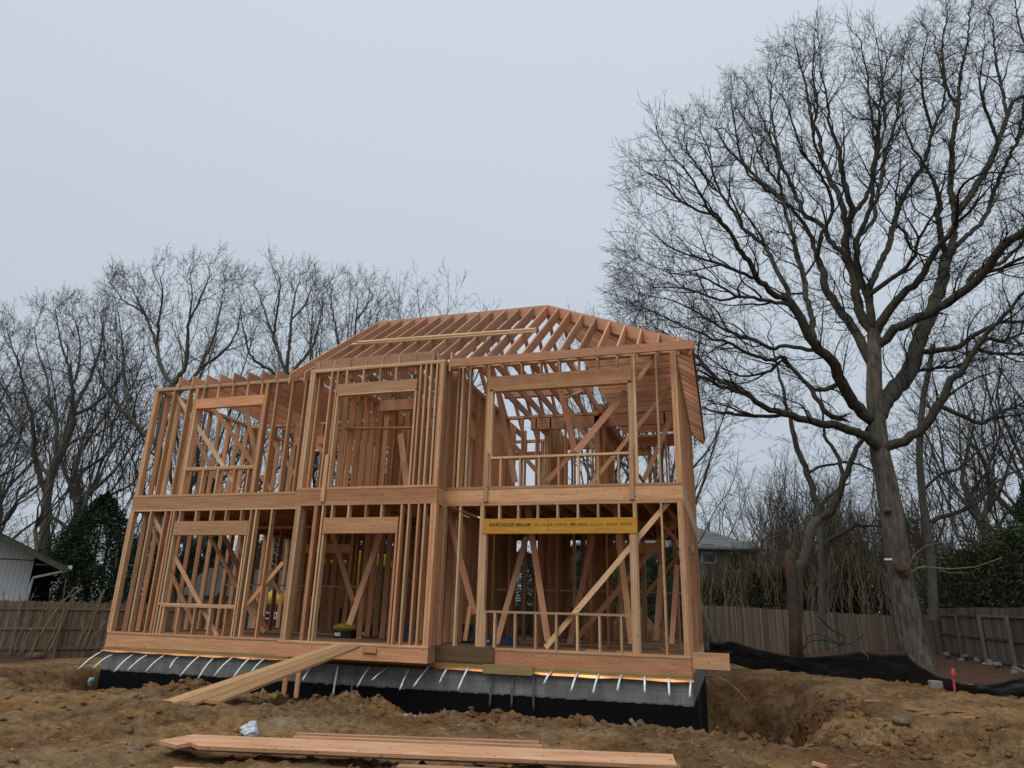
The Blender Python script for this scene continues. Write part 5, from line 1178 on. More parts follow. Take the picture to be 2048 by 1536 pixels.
# ---------------------------------------------------------------- woodland trees
def gen_tree(seed, H, trunk_r, spec, stems=1, fork_z=0.32, leaders=5, spread=(0.25, 0.85), lead_len=0.66, wid=0.30, t0b=0.22, twr=0.0095, fork=2, up=0.06, wander=0.085, mat='bgbark', twm='bgtwig', lean=0.05):
    r = random.Random(seed); T = []; G = Grower(seed, (0, 0, H*0.25), 0, None, wander, up, 0.03, 0.42); G.tap = 0.42
    cz_ = H*(fork_z+0.16); cen = Vector((0, 0, cz_)); chh = H*0.985-cz_; cw = H*wid
    G.inside = lambda p: (p.x/cw)**2+(p.y/cw)**2+(max(0, p.z-cz_)/chh)**2 < 1.10
    for s_ in range(stems):
        an0 = s_*2.3+r.uniform(0, 1); d = Vector((math.cos(an0)*lean*(3 if stems > 1 else 1), math.sin(an0)*lean*(3 if stems > 1 else 1), 1)).normalized(); p = Vector((math.cos(an0)*0.25, math.sin(an0)*0.25, -0.3)) if stems > 1 else Vector((0, 0, -0.3))
        zt_ = H*fork_z*r.uniform(.85, 1.15); rr = trunk_r/math.sqrt(stems); w0 = G.w; G.w = 0.03; P, D_, R = G.path(p, d, zt_, rr, rr*0.72, 1.3); G.w = w0; R[0] *= 1.25; T.append((np.array([q[:] for q in P]), np.array(R)))
        top_ = P[-1]
        for l_ in range(leaders):
            # limbs fan out from the fork to points spread over a rounded crown
            az = l_*2.39996+seed+r.uniform(-.25, .25); f = (l_+0.35)/leaders; el = math.asin(1-f*(1-math.sin(spread[0]))) 
            q1 = cen+Vector((math.cos(az)*math.cos(el)*cw*r.uniform(.9, 1.02), math.sin(az)*math.cos(el)*cw*r.uniform(.9, 1.02), math.sin(el)*chh*r.uniform(.92, 1.0)))
            i = len(P)-1 if l_ < leaders*0.6 else max(1, len(P)-1-int(r.uniform(0.05, 0.4)*len(P))); p0 = P[i]; ln = (q1-p0).length; o_ = Vector((q1.x-p0.x, q1.y-p0.y, 0))
            c1 = p0+o_*0.38+Vector((0, 0, (q1.z-p0.z)*0.30)); m_ = max(4, int(ln/0.45)); Q = []; k1, k2 = Vector((r.gauss(0, 1), r.gauss(0, 1), r.gauss(0, 1)))*0.16, Vector((r.gauss(0, 1), r.gauss(0, 1), r.gauss(0, 1)))*0.10
            w1, w2 = r.uniform(5, 8), r.uniform(11, 15)
            for j in range(m_+1):
                t = j/m_; Q.append(p0*(1-t)**2+c1*2*t*(1-t)+q1*t*t+(k1*math.sin(w1*t)+k2*math.sin(w2*t))*min(1, t*5)*ln/6)
            E_ = [(Q[min(j+1, m_)]-Q[max(j-1, 0)]).normalized() for j in range(m_+1)]; lr = R[i]*(0.70 if l_ == 0 else r.uniform(.42, .60)); S_ = [lr+(0.016-lr)*(j/m_)**0.75 for j in range(m_+1)]
            T.append((np.array([q[:] for q in Q]), np.array(S_))); G.bear(Q, E_, S_, 0, spec, t0b, H/20)
            G.branch(Q[-1], E_[-1], spec[0][1][0]*0.7, 0.014, 0, spec, H/20)
    zmax = H*1.0
    me = []
    for nm, (V, F_), mt_ in (('trunk', tubes_mesh(T, lambda q: 10 if q > .15 else 7), mat), ('crown', G.mesh(twr, fork), twm)):
        o_ = link_mesh(nm, V, F_, M[mt_], None, smooth=(nm == 'trunk')); me.append(o_.data); bpy.data.objects.remove(o_)
    return me+[zmax+0.2]
def place(proto, name, label, x, y, z, h, rot, cat='tree', group=None, sx=None):
    root = bpy.data.objects.new(name, None); COL.objects.link(root); root.location = (x, y, z); root.rotation_euler = (0, 0, rot)
    s_ = h/proto[2]; w_ = s_*(sx or 1); root.scale = (w_, w_, s_); tag(root, label, cat, group)
    for nm, me in (('trunk', proto[0]), ('crown', proto[1])):
        if me is None: continue
        o_ = bpy.data.objects.new(nm, me); COL.objects.link(o_); o_.parent = root
    return root
def by_top(cx, ytop, D):
    P = at(cx, ytop, D); z = float(ground_z(P[0:1], P[1:2], False)[0]); return P[0], P[1], z, P[2]-z
BS = [(0.95, (1.7, 3.3), (0.35, 0.8), 0.013), (0.52, (0.7, 1.5), (0.4, 0.9), 0.0098), (0.34, (0.25, 0.6), (0.4, 0.95), 0)]
BS2 = [(1.0, (1.2, 2.4), (0.4, 0.9), 0.011), (0.55, (0.5, 1.2), (0.45, 0.95), 0.009), (0.36, (0.25, 0.6), (0.4, 0.9), 0)]
PA = gen_tree(101, 20, 0.42, BS, leaders=15, spread=(0.15, 0), wid=0.36); PB = gen_tree(202, 20, 0.34, BS, leaders=12, spread=(0.3, 0), fork_z=0.36, wid=0.27); PC = gen_tree(303, 18, 0.19, BS2, leaders=8, spread=(0.3, 0), fork_z=0.42, lean=0.025, wid=0.17)
PD = gen_tree(404, 12, 0.17, BS2, stems=4, leaders=5, spread=(0.4, 0), fork_z=0.3, wid=0.30); PE = gen_tree(505, 20, 0.42, BS, stems=2, leaders=8, spread=(0.2, 0), wid=0.34)
WG = 'bare woodland trees behind the site'
big = [(30, 650, 42, PB, 1.1, 'bare tree at the left edge behind the pale building'), (255, 610, 46, PB, 1.1, 'paler bare tree behind the two big ones at the left'), (470, 600, 48, PA, 1.0, 'bare tree in the second rank behind the left wing'),
       (735, 575, 44, PA, 0.9, 'bare tree touching the left end of the roof ridge'), (690, 560, 50, PB, 1.0, 'bare tree in the second rank left of the roof peak'), (870, 568, 44, PB, 1.0, 'bare tree top showing over the middle of the ridge'), (815, 590, 50, PA, 0.8, 'faint bare treetop behind the ridge'), (1290, 575, 46, PA, 0.9, 'bare treetop behind the right slope of the roof'),
       (1215, 640, 52, PB, 0.9, 'distant bare treetop just over the right hip'), (180, 760, 31, PC, 1.0, 'slim bare tree in front of the left woodland')]
for i, (cx, yt, D, pr, sx, lb) in enumerate(big):
    x, y, z, h = by_top(cx, yt, D); place(pr, 'bare_tree', lb, x, y, z, h, i*1.7, 'tree', WG, sx*0.95)
r_ = random.Random(5)
for i in range(13):
    cx = -140+i*86+r_.uniform(-15, 15); x, y, z, h = by_top(cx, r_.uniform(700, 850), r_.uniform(34, 56)); place(r_.choice([PC, PD, PC, PB]), 'bare_tree', 'bare tree among the crowded trunks behind the left fence and the frame', x, y, z, h, r_.uniform(0, 6), 'tree', 'crowded bare trees behind the frame', 0.95)
for i, (cx, yt, D, pr, sx, lb) in enumerate(((1405, 800, 33, PC, 1.0, 'slim bare tree close to the right wall of the frame'), (1475, 930, 52, PC, 1.0, 'thin bare tree above the grey shingled house'), (1530, 900, 48, PD, 1.1, 'bushy bare tree right of the grey shingled house'), (1560, 940, 55, PD, 1.2, 'pale thicket of bare stems behind the second roof'),
     (1665, 880, 44, PC, 1.2, 'slim bare tree between the forked tree and the oak'), (1720, 900, 40, PD, 1.3, 'bare many-stemmed tree just left of the oak trunk'), (1900, 640, 38, PB, 1.0, 'bare tree behind the right limbs of the oak'), (2010, 620, 36, PA, 1.0, 'bare tree at the right edge behind the board fence'), (2100, 540, 34, PB, 1.0, 'bare tree cut by the right edge of the picture'), (1960, 760, 44, PD, 1.3, 'low bare tree over the dark evergreens'), (1850, 830, 46, PD, 1.4, 'low bare tree right behind the oak trunk'), (1620, 960, 60, PD, 1.6, 'distant pale bare thicket left of the oak'))):
    x, y, z, h = by_top(cx, yt, D); place(pr, 'bare_tree', lb, x, y, z, h, i*2.1+(2.6 if i == 0 else 0.5), 'tree', WG, sx)
for i in range(12):
    cx = 1560+i*42+r_.uniform(-15, 15); x, y, z, h = by_top(cx, r_.uniform(940, 1040), r_.uniform(42, 62)); place(r_.choice([PC, PD, PD]), 'bare_tree', 'bare sapling in the thicket behind the rear fence', x, y, z, h, r_.uniform(0, 6), 'tree', 'bare saplings behind the rear fence', 1.3)
# far woods read as one mass
L_V = []; L_F = []; b_ = 0
def mesh_np(me):
    v = np.empty(len(me.vertices)*3, np.float32); me.vertices.foreach_get('co', v); f = np.empty(len(me.loops), np.int32); me.loops.foreach_get('vertex_index', f); return v.reshape(-1, 3), f.reshape(-1, 4)
PF = gen_tree(606, 13, 0.2, [(0.9, (1.6, 3.0), (0.4, 0.9), 0.014), (0.6, (0.5, 1.3), (0.4, 0.9), 0)], stems=3, leaders=5, spread=(0.2, 0), wid=0.33, twr=0.02, fork=2)
fv = [mesh_np(PF[0]), mesh_np(PF[1])]
for i in range(34):
    cx = -300+i*82+r_.uniform(-30, 30); P = at(cx, 1100, r_.uniform(66, 95)); s_ = r_.uniform(0.65, 1.0); an = r_.uniform(0, 6); c0, s0 = math.cos(an), math.sin(an)
    for v, f in fv:
        q = np.stack([v[:, 0]*c0-v[:, 1]*s0, v[:, 0]*s0+v[:, 1]*c0, v[:, 2]], -1)*s_*np.array([1.5, 1.5, 1])+np.array([P[0], P[1], -1.2]); L_V.append(q); L_F.append(f+b_); b_ += len(q)
o = link_mesh('far_woods', np.vstack(L_V), np.vstack(L_F), M['bgbark']); tag(o, 'distant grey mass of bare woods on the horizon', 'woods', kind='stuff')

# ---- the four big crowns over the left wing, limb by limb
LSPEC = [(0.48, (1.4, 2.8), (0.4, 0.9), 0.013), (0.30, (0.6, 1.3), (0.42, 0.9), 0.0100), (0.20, (0.22, 0.55), (0.4, 0.95), 0)]
LT = [
 (33, 'broad bare tree with two dark trunks over the pale building', [([(85, 1210), (88, 1100), (95, 990), (109, 932), (123, 904), (140, 862), (147, 840)], 26, 15, None, 0), ([(147, 842), (152, 810), (168, 780), (185, 745), (200, 700), (205, 660), (200, 625)], 10, 3, 0, 0.8),
   ([(147, 842), (143, 775), (136, 732), (122, 689), (115, 646), (112, 625)], 10, 3, 0, -0.6), ([(112, 925), (112, 880), (113, 846), (100, 800), (92, 750), (75, 700), (68, 655)], 11, 3, 0, 0.7), ([(95, 985), (72, 930), (69, 875), (62, 826), (50, 789), (40, 732), (26, 697), (15, 660)], 13, 3, 0, -1.0),
   ([(100, 960), (60, 900), (25, 850), (0, 800), (-30, 750)], 8, 3, 0, 0.6), ([(150, 830), (170, 820), (200, 800), (235, 760), (250, 710)], 8, 3, 1, -0.8), ([(143, 780), (155, 740), (160, 690), (150, 640)], 7, 3, 2, 0.8), ([(122, 900), (150, 880), (190, 870), (230, 840), (260, 800)], 6, 3, 0, -0.9), ([(65, 880), (40, 830), (10, 780), (-15, 730), (-25, 690)], 6, 3, 4, 0.8)],
   [(-60, 640), (20, 625), (110, 598), (180, 600), (235, 640), (275, 740), (280, 860), (200, 960), (60, 980), (-80, 900), (-90, 740)], (110, 980)),
 (31, 'tall spreading bare tree behind the left wing, highest of the left woodland', [([(345, 1230), (330, 1100), (318, 960), (318, 880), (330, 810), (345, 770)], 24, 15, None, 0), ([(318, 890), (290, 870), (262, 838), (244, 820), (206, 766), (190, 720), (180, 680)], 12, 3, 0, -0.8),
   ([(345, 772), (322, 735), (312, 690), (296, 640), (270, 590), (255, 560)], 10, 3, 0, 0.6), ([(345, 772), (368, 740), (374, 705), (378, 640), (385, 590), (380, 555)], 12, 3, 0, -0.5), ([(335, 800), (370, 775), (400, 735), (425, 680), (440, 620), (450, 570)], 11, 3, 0, 0.9), ([(312, 690), (318, 640), (325, 590), (320, 555)], 7, 3, 2, -0.8),
   ([(378, 640), (400, 600), (415, 560), (420, 540)], 6, 3, 3, 0.8), ([(262, 838), (250, 780), (248, 720), (240, 650), (232, 600)], 8, 3, 1, 0.9), ([(400, 735), (440, 710), (470, 670), (485, 610)], 7, 3, 4, -0.8), ([(296, 640), (280, 620), (245, 600), (225, 570)], 5, 3, 2, 0.7)],
   [(190, 640), (225, 555), (290, 535), (380, 528), (450, 532), (500, 580), (500, 700), (450, 830), (340, 900), (200, 860), (165, 740)], (330, 900)),
 (36, 'rounded bare tree behind the ceiling joists left of the roof', [([(575, 1200), (572, 1000), (570, 860), (570, 780), (572, 735)], 19, 13, None, 0), ([(571, 740), (555, 700), (545, 670), (528, 620), (515, 580)], 9, 3, 0, 0.6), ([(571, 740), (580, 690), (583, 640), (590, 590), (600, 560)], 9, 3, 0, -0.6), ([(571, 760), (600, 725), (625, 690), (640, 640), (645, 600)], 9, 3, 0, 0.8),
   ([(570, 770), (540, 740), (505, 715), (490, 670), (480, 620)], 8, 3, 0, -0.8), ([(545, 670), (555, 620), (560, 570), (555, 545)], 6, 3, 1, -0.7), ([(583, 640), (610, 610), (625, 570)], 5, 3, 2, 0.8)],
   [(470, 600), (505, 555), (560, 535), (620, 540), (660, 590), (670, 690), (620, 800), (500, 800), (465, 700)], (570, 860)),
 (40, 'bare tree just left of the roof ridge, half hidden by the rafters', [([(690, 1150), (690, 900), (692, 800), (694, 740)], 16, 11, None, 0), ([(694, 745), (680, 700), (670, 650), (662, 600), (665, 570)], 8, 3, 0, 0.6), ([(694, 745), (705, 690), (712, 640), (715, 590)], 8, 3, 0, -0.5), ([(693, 780), (725, 730), (745, 680), (755, 630)], 7, 3, 0, 0.8), ([(712, 640), (735, 610), (745, 590)], 5, 3, 2, 0.6)],
   [(640, 620), (665, 555), (715, 550), (765, 600), (785, 680), (740, 780), (650, 780)], (694, 860))]
for D, lb, lm, poly, ct in LT:
    lm = [(a_, b_*0.84, max(2.4, c__*0.84), d_, e__) for a_, b_, c__, d_, e__ in lm]
    p = at(lm[0][0][0][0], lm[0][0][0][1], D); t_ = thing('bare_tree', lb, 'tree', tuple(p), WG)
    traced_tree(t_, D, lm, poly, int(D), M['bgbark'], M['bgbark'], M['bgtwig'], LSPEC, twr=0.0085, ctr=ct, bare_from=0.6, ext=12, outw=0.08)
# ---- forked tree with split snag, by the rear fence; and the stem right behind the oak
FT = [([(1594, 1320), (1592, 1262), (1594, 1215), (1596, 1142), (1608, 1121), (1616, 1082), (1622, 1056), (1637, 1038)], 26, 17, None, 0),
      ([(1637, 1038), (1634, 1009), (1626, 978), (1616, 952), (1603, 921), (1592, 885), (1583, 847), (1573, 815), (1565, 778), (1553, 728), (1545, 690)], 14, 5, 0, 0.3),
      ([(1637, 1038), (1660, 1025), (1676, 999), (1686, 960), (1696, 940), (1703, 925), (1714, 897), (1728, 870)], 16, 8, 0, -0.4),
      ([(1640, 1030), (1652, 1000), (1668, 985), (1680, 975)], 8, 5, 0, 0.5),
      ([(1616, 952), (1635, 935), (1660, 930), (1700, 925), (1740, 938), (1762, 950)], 6, 4, 1, 0.4),
      ([(1686, 960), (1682, 930), (1668, 900), (1655, 880), (1648, 850), (1643, 800)], 9, 4, 2, 0.6)]
p = at(1594, 1320, 27.5); ft = thing('forked_tree', 'forked bare tree with a curved trunk by the rear fence', 'tree', tuple(p))
SSPEC = [(0.5, (0.9, 2.0), (0.5, 1.0), 0.009), (0.3, (0.4, 0.9), (0.5, 1.0), 0.008), (0.2, (0.2, 0.5), (0.4, 0.9), 0)]
traced_tree(ft, 27.5, FT, [(1480, 600), (1600, 620), (1800, 780), (1830, 980), (1700, 1080), (1540, 1040), (1500, 860)], 21, M['bgbark'], M['limb'], M['twig'], SSPEC, ctr=(1640, 1000), bare_from=1.1)
sp = [at(x, y, 27.2) for x, y in ((1594, 1335), (1590, 1260), (1586, 1200), (1583, 1160), (1579, 1125), (1576, 1100))]; Tubes().add(sp, [.24, .22, .21, .19, .17, .10], 9).build('split_snag', M['snag'], ft)
ST = [([(1648, 1300), (1645, 1212), (1642, 1108), (1637, 1046), (1633, 1000)], 17, 8, None, 0), ([(1644, 1120), (1650, 1095), (1660, 1080), (1700, 1059), (1718, 1051), (1762, 1054), (1800, 1060)], 9, 5, 0, -0.3)]
p = at(1648, 1300, 30); s2 = thing('bare_tree', 'straight bare tree with one long sideways branch left of the oak trunk', 'tree', tuple(p))
traced_tree(s2, 30, ST, [(1560, 820), (1700, 820), (1830, 960), (1810, 1100), (1600, 1100)], 22, M['bgbark'], M['limb'], M['twig'], SSPEC, ctr=(1650, 1080), bare_from=0.4)
ST = [([(1868, 1240), (1861, 1104), (1848, 1020), (1842, 960), (1839, 900), (1846, 800), (1858, 740), (1866, 690)], 18, 9, None, 0), ([(1845, 980), (1880, 950), (1920, 935), (1960, 900), (1990, 880)], 6, 4, 0, 0.3), ([(1860, 1040), (1900, 1030), (1960, 1000), (2000, 960), (2060, 930)], 9, 5, 0, -0.3)]
p = at(1868, 1240, 27); s3 = thing('bare_tree', 'straight bare tree right behind the oak trunk, beside the evergreens', 'tree', tuple(p))
traced_tree(s3, 27, ST, [(1740, 540), (1980, 540), (2150, 700), (2150, 1000), (1900, 1090), (1780, 900)], 23, M['bgbark'], M['limb'], M['twig'], SSPEC, lscale=1.3, ctr=(1860, 1000), bare_from=0.4)

# ---------------------------------------------------------------- evergreens
def gen_evergreen(seed, H, Rb, kind, n, ls, mat):
    r = np.random.RandomState(seed); V = []; Tn = []
    # branches in whorls that carry leaf sprays
    nb = 260 if kind != 'column' else 150; B = []
    for i in range(nb):
        t = (i+0.5)/nb; z = H*(0.06+0.93*t) if kind == 'cone' else H*(0.03+0.95*t)
        w = Rb*(1-t)**0.75*(0.85+0.4*r.uniform()) if kind == 'cone' else Rb*min(1, 2.2*(1-t))**0.7*(0.55+0.6*r.uniform()) if kind == 'column' else Rb*math.sqrt(max(0.04, 1-(2*t-0.85)**2))*(0.75+0.45*r.uniform())
        an = i*2.39996+r.uniform(-.3, .3); B.append((z, w, an))
    per = n//nb; C = []; Dr = []
    for z, w, an in B:
        s_ = r.uniform(0.15, 1, per)**0.6; side = r.normal(size=per)*0.16*w*(1-s_*0.4); dz = -0.12*w*s_**2+r.normal(size=per)*0.10*(0.6+w*0.3) if kind == 'cone' else 0.35*w*s_+r.normal(size=per)*0.18
        C.append(np.stack([math.cos(an)*w*s_-math.sin(an)*side, math.sin(an)*w*s_+math.cos(an)*side, z+dz], -1)); Dr.append(np.tile([math.cos(an), math.sin(an), -0.25 if kind == 'cone' else 0.9], (per, 1)))
    C = np.vstack(C); Dr = np.vstack(Dr)+r.normal(size=(len(C), 3))*0.55; Dr /= np.linalg.norm(Dr, axis=1)[:, None]
    S_ = np.cross(Dr, r.normal(size=(len(C), 3))); S_ /= np.linalg.norm(S_, axis=1)[:, None]; L = ls*r.uniform(.6, 1.5, len(C))[:, None]; Wd = L*(0.28 if kind != 'round' else 0.45)
    V = np.stack([C-Dr*L*0.5, C+S_*Wd, C+Dr*L*0.5, C-S_*Wd], 1).reshape(-1, 3); F_ = np.arange(len(V)).reshape(-1, 4)
    o_ = link_mesh('crown', V, F_, M[mat]); cm = o_.data; bpy.data.objects.remove(o_)
    tb = Tubes().add([(0, 0, -0.3), (0.03, 0, H*0.4), (0, 0.02, H*0.95)], [0.035*H*0.5, 0.02*H*0.5, 0.01], 7)
    for z, w, an in B[::2]: tb.add([(0, 0, z), (math.cos(an)*w*0.5, math.sin(an)*w*0.5, z+0.02), (math.cos(an)*w*0.95, math.sin(an)*w*0.95, z-(0.1*w if kind == 'cone' else -0.3*w))], [0.018, 0.012, 0.004], 3)
    o_ = tb.build('trunk', M['bgbark']); tm = o_.data; bpy.data.objects.remove(o_)
    return [tm, cm, H]
EA = gen_evergreen(1, 8, 3.7, 'cone', 42000, 0.095, 'needle'); EB = gen_evergreen(2, 5, 3.0, 'round', 15000, 0.11, 'holly'); EC = gen_evergreen(3, 4.5, 0.95, 'column', 2300, 0.15, 'cedar')
for i, (cx, yt, D, pr, sx, lb) in enumerate(((215, 985, 33, EA, 1.25, 'dark conifer behind the left fence nearest the frame'), (150, 1075, 32, EA, 1.5, 'shorter dark conifer between the pale building and the tall conifer'), (330, 1010, 36, EA, 0.9, 'dark conifer seen through the left wing'), (440, 1060, 38, EA, 1.0, 'dark conifer behind the small outbuilding'), (560, 1040, 38, EA, 1.0, 'dark conifer behind the excavator'), (700, 1060, 40, EA, 1.1, 'dark conifer seen through the bay doorway'), (830, 1050, 40, EA, 1.0, 'dark conifer right of the bay doorway'), (980, 1060, 38, EA, 1.0, 'dark conifer behind the wide opening, left part'), (1110, 1080, 38, EA, 1.1, 'dark conifer behind the wide opening, middle'), (1240, 1075, 38, EA, 1.0, 'dark conifer behind the wide opening, right part'), (1345, 1085, 38, EA, 1.0, 'dark conifer seen through the right corner of the frame'),
     (500, 1110, 33, EA, 1.2, 'low dark conifer between the outbuilding and the excavator'), (630, 1095, 34, EA, 1.3, 'dark conifer behind the excavator boom'), (770, 1090, 34, EA, 1.3, 'dark conifer just behind the yellow stick'), (905, 1080, 35, EA, 1.2, 'dark conifer left of the wide opening'), (1045, 1095, 34, EA, 1.3, 'low dark conifer in the middle of the wide opening'), (1175, 1095, 35, EA, 1.3, 'low dark conifer behind the long pale brace'), (1290, 1100, 34, EA, 1.2, 'low dark conifer over the dirt heap'), (385, 1090, 32, EA, 1.1, 'dark conifer left of the outbuilding roof'),
     (2060, 935, 33, EA, 0.75, 'tall dark conifer at the right edge behind the board fence'), (1945, 1105, 31, EB, 1.1, 'rounded dark evergreen over the board fence, beside the oak'), (2030, 1070, 30, EB, 1.0, 'rounded dark evergreen over the board fence at the right edge'), (1895, 1125, 34, EB, 0.7, 'small rounded evergreen just right of the oak trunk'), (2120, 1040, 31, EB, 1.0, 'rounded evergreen cut by the right edge'))):
    x, y, z, h = by_top(cx, yt, D); place(pr, 'evergreen_tree', lb, x, y, z, h, i*1.3, 'evergreen', 'dark evergreens behind the fences', sx)
for i in range(15):
    cx = 1412+i*31+r_.uniform(-6, 6); x, y, z, h = by_top(cx, (r_.uniform(1118, 1165) if i > 4 else r_.uniform(1140, 1180)) if i != 2 else 1105, 40.0+r_.uniform(-.4, 1.8)); place(EC, 'columnar_evergreen', 'thin columnar evergreen in the row right behind the rear fence', x, y, z, h, r_.uniform(0, 6), 'evergreen', 'columnar evergreens along the rear fence', 1.15)

PG = gen_tree(707, 6, 0.07, [(0.5, (0.7, 1.5), (0.2, 0.6), 0.007), (0.3, (0.25, 0.7), (0.3, 0.7), 0)], stems=6, leaders=3, spread=(0.8, 0), fork_z=0.4, wid=0.13, twr=0.007, lean=0.05, mat='cane', twm='brush')
for i in range(30):
    cx = 1408+i*17.5+r_.uniform(-8, 8); x, y, z, h = by_top(cx, r_.uniform(1060, 1150) if cx > 1545 else r_.uniform(1095, 1150), 38.3+r_.uniform(-.6, 4)); place(PG, 'brush_clump', 'brown upright brush in the thicket right behind the rear fence', x, y, z, h, r_.uniform(0, 6), 'brush', 'brush behind the rear fence', 1.25)
for i in range(17):
    cx = 1545+i*19+r_.uniform(-10, 10); x, y, z, h = by_top(cx, r_.uniform(985, 1060), 41+r_.uniform(-.6, 9)); place(PG, 'bare_tree', 'thin upright sapling in the tall thicket behind the rear fence', x, y, z, h, r_.uniform(0, 6), 'tree', 'thin saplings behind the rear fence', 0.9)
# ---------------------------------------------------------------- fences
def fence(name, label, P0, P1, zt0, zt1, H, mat, pick=0.075, gap=0.006, rails=0, posts=0.0, point=True, bay=2.4):
    P0 = np.array(P0, float); P1 = np.array(P1, float); ln = np.linalg.norm(P1-P0); d = (P1-P0)/ln; n_ = np.array([d[1], -d[0]])  # towards the camera side
    if (CAM[:2]-P0)@n_ < 0: n_ = -n_
    root = thing(name, label, 'fence', (P0[0], P0[1], zt0-H)); nb = max(1, int(round(ln/bay))); ex = np.array([d[0], d[1], 0]); ey = np.array([n_[0], n_[1], 0])
    for b in range(nb):
        L = Lum(); s0, s1 = ln*b/nb, ln*(b+1)/nb; s_ = s0
        dz = rnd.uniform(-.02, .02)
        while s_ < s1-0.01:
            w = min(pick*rnd.uniform(.85, 1.1), s1-s_); zt = zt0+(zt1-zt0)*s_/ln+dz+rnd.uniform(-.012, .012); zb = zt-H-0.3
            o3 = np.array([P0[0]+d[0]*s_, P0[1]+d[1]*s_, 0]); th = 0.016; jy = rnd.uniform(0, .008)
            a = o3+ey*jy; c = a+ex*(w-gap); top = [a+ex*(w-gap)/2]
            poly = [a+[0, 0, zb], c+[0, 0, zb], c+[0, 0, zt-(0.05 if point else 0)]]+([top[0]+[0, 0, zt]] if point else [])+[a+[0, 0, zt-(0.05 if point else 0)]]
            L.prism(poly, ey, 0, th, (0, 0, 1)); s_ += w
        L.build('fence_panel', M[mat], root)
        if rails:
            L2 = Lum()
            for k_ in range(rails):
                zz = 1-(0.14+0.36*k_); a = np.array([P0[0]+d[0]*s0, P0[1]+d[1]*s0, zt0+(zt1-zt0)*s0/ln-H*(1-zz)])+ey*0.045; c = np.array([P0[0]+d[0]*s1, P0[1]+d[1]*s1, zt0+(zt1-zt0)*s1/ln-H*(1-zz)])+ey*0.045
                L2.bar(a, c, 0.075, 0.035, (0, 0, 1))
            L2.build('rail', M[mat], root)
        if posts:
            q = np.array([P0[0]+d[0]*s0, P0[1]+d[1]*s0, 0])+ey*0.10; zt = zt0+(zt1-zt0)*s0/ln
            Lum().bar(q+[0, 0, zt-H-0.4], q+[0, 0, zt-posts], 0.10, 0.09, ex).build('fence_post', M[mat], root)
    return root
fence('stockade_fence', 'brown picket stockade fence with posts and rails at the left', (-28.5, 0.3), (-19.3, 10.5), 0.55, 0.68, 1.85, 'fencewarm', rails=3, posts=0.12)
fence('stockade_fence', 'stockade fence behind the left wing running back from the corner', (-19.3, 10.6), (-18.0, 27.5), 0.45, 0.8, 1.8, 'fencedk', rails=3, posts=0.1)
fence('stockade_fence', 'plain grey stockade fence along the back, left of the oak', (-17.9, 27.5), (-0.25, 24.4), 0.9, 1.27, 1.85, 'fence', point=True)
fence('stockade_fence', 'plain grey stockade fence between the frame and the oak trunk', (-0.2, 24.4), (7.6, 21.8), 1.27, 1.0, 2.0, 'fence')
fence('stockade_fence', 'short dark stockade fence between the oak trunk and the corner', (7.65, 21.8), (8.75, 19.5), 1.0, 0.98, 2.0, 'fencedk')
fence('board_fence', 'dark grey board fence with posts and three rails at the right', (8.62, 18.6), (9.35, -9.0), 1.27, 1.0, 1.85, 'fencedk', pick=0.14, gap=0.003, rails=3, posts=0.22, point=False)

# ---------------------------------------------------------------- silt fence, stake, block, rocks
bp_ = [(1424, 1312), (1480, 1318), (1600, 1345), (1740, 1357), (1812, 1364), (1850, 1374), (1900, 1385), (1950, 1393), (2048, 1398), (2250, 1412)]
tp_ = [(1418, 1281), (1462, 1281), (1590, 1313), (1722, 1302), (1812, 1306), (1850, 1336), (1900, 1357), (1950, 1368), (2048, 1350), (2250, 1330)]
sf = None; TB = []
for (bx_, by_), (tx_, ty_) in zip(bp_, tp_):
    B_ = hit(bx_, by_)
    if math.hypot(*(B_-CAM)[:2]) > 27: B_ = CAM+(B_-CAM)*(27/math.hypot(*(B_-CAM)[:2]))
    D_ = (B_-CAM)@HF; T_ = at(tx_, ty_, D_); TB.append((np.array([T_[0], T_[1], B_[2]-0.15]), T_))
def lin(P, step):
    o_ = []
    for i in range(len(P)-1):
        m_ = max(1, int(np.linalg.norm(P[i+1]-P[i])/step)); sag_ = 0.05
        for k_ in range(m_): t = k_/m_; o_.append(P[i]*(1-t)+P[i+1]*t-np.array([0, 0, sag_*4*t*(1-t)]))
    return np.array(o_+[P[-1]])
TP = lin([t[1] for t in TB], 0.09); BP_ = lin([t[0] for t in TB], 0.09)
n = min(len(TP), len(BP_)); iB = np.linspace(0, len(BP_)-1, len(TP)).astype(int); BQ = BP_[iB]; n = len(TP); K = 12; V = []
for i in range(n):
    for k_ in range(K):
        t = k_/(K-1); p = BQ[i]*(1-t)+TP[i]*t; w = (0.3+math.sin(t*math.pi))*float(fbm(np.array([i*0.16+t*1.5]), np.array([t*3.2-i*0.03]), 77, 4)[0])*0.11; p = p+np.array([0.1, -1, 0.25*t])*w; p[2] -= 0.012*t*abs(math.sin(i*0.9)); V.append(p)
F_ = [(i*K+k_, (i+1)*K+k_, (i+1)*K+k_+1, i*K+k_+1) for i in range(n-1) for k_ in range(K-1)]
sfr = thing('silt_fence', 'sagging black fabric silt fence across the dirt in front of the oak', 'silt fence', tuple(TB[3][0]))
o = link_mesh('fabric', V, F_, M['silt'], sfr, smooth=True); md = o.modifiers.new('s', 'SOLIDIFY'); md.thickness = 0.004
for i in (1, 2, 3, 4, 6, 8):
    b, t = TB[i]; q = np.array([b[0]+0.02, b[1]+0.06, 0]); Lum().bar(q+[0, 0, b[2]-0.1], q+[0, 0, t[2]+(0.05 if i == 4 else -0.02)], 0.035, 0.035, (1, 0, 0)).build('wooden_stake', M['black'] if i == 4 else M['fencedk'], sfr)
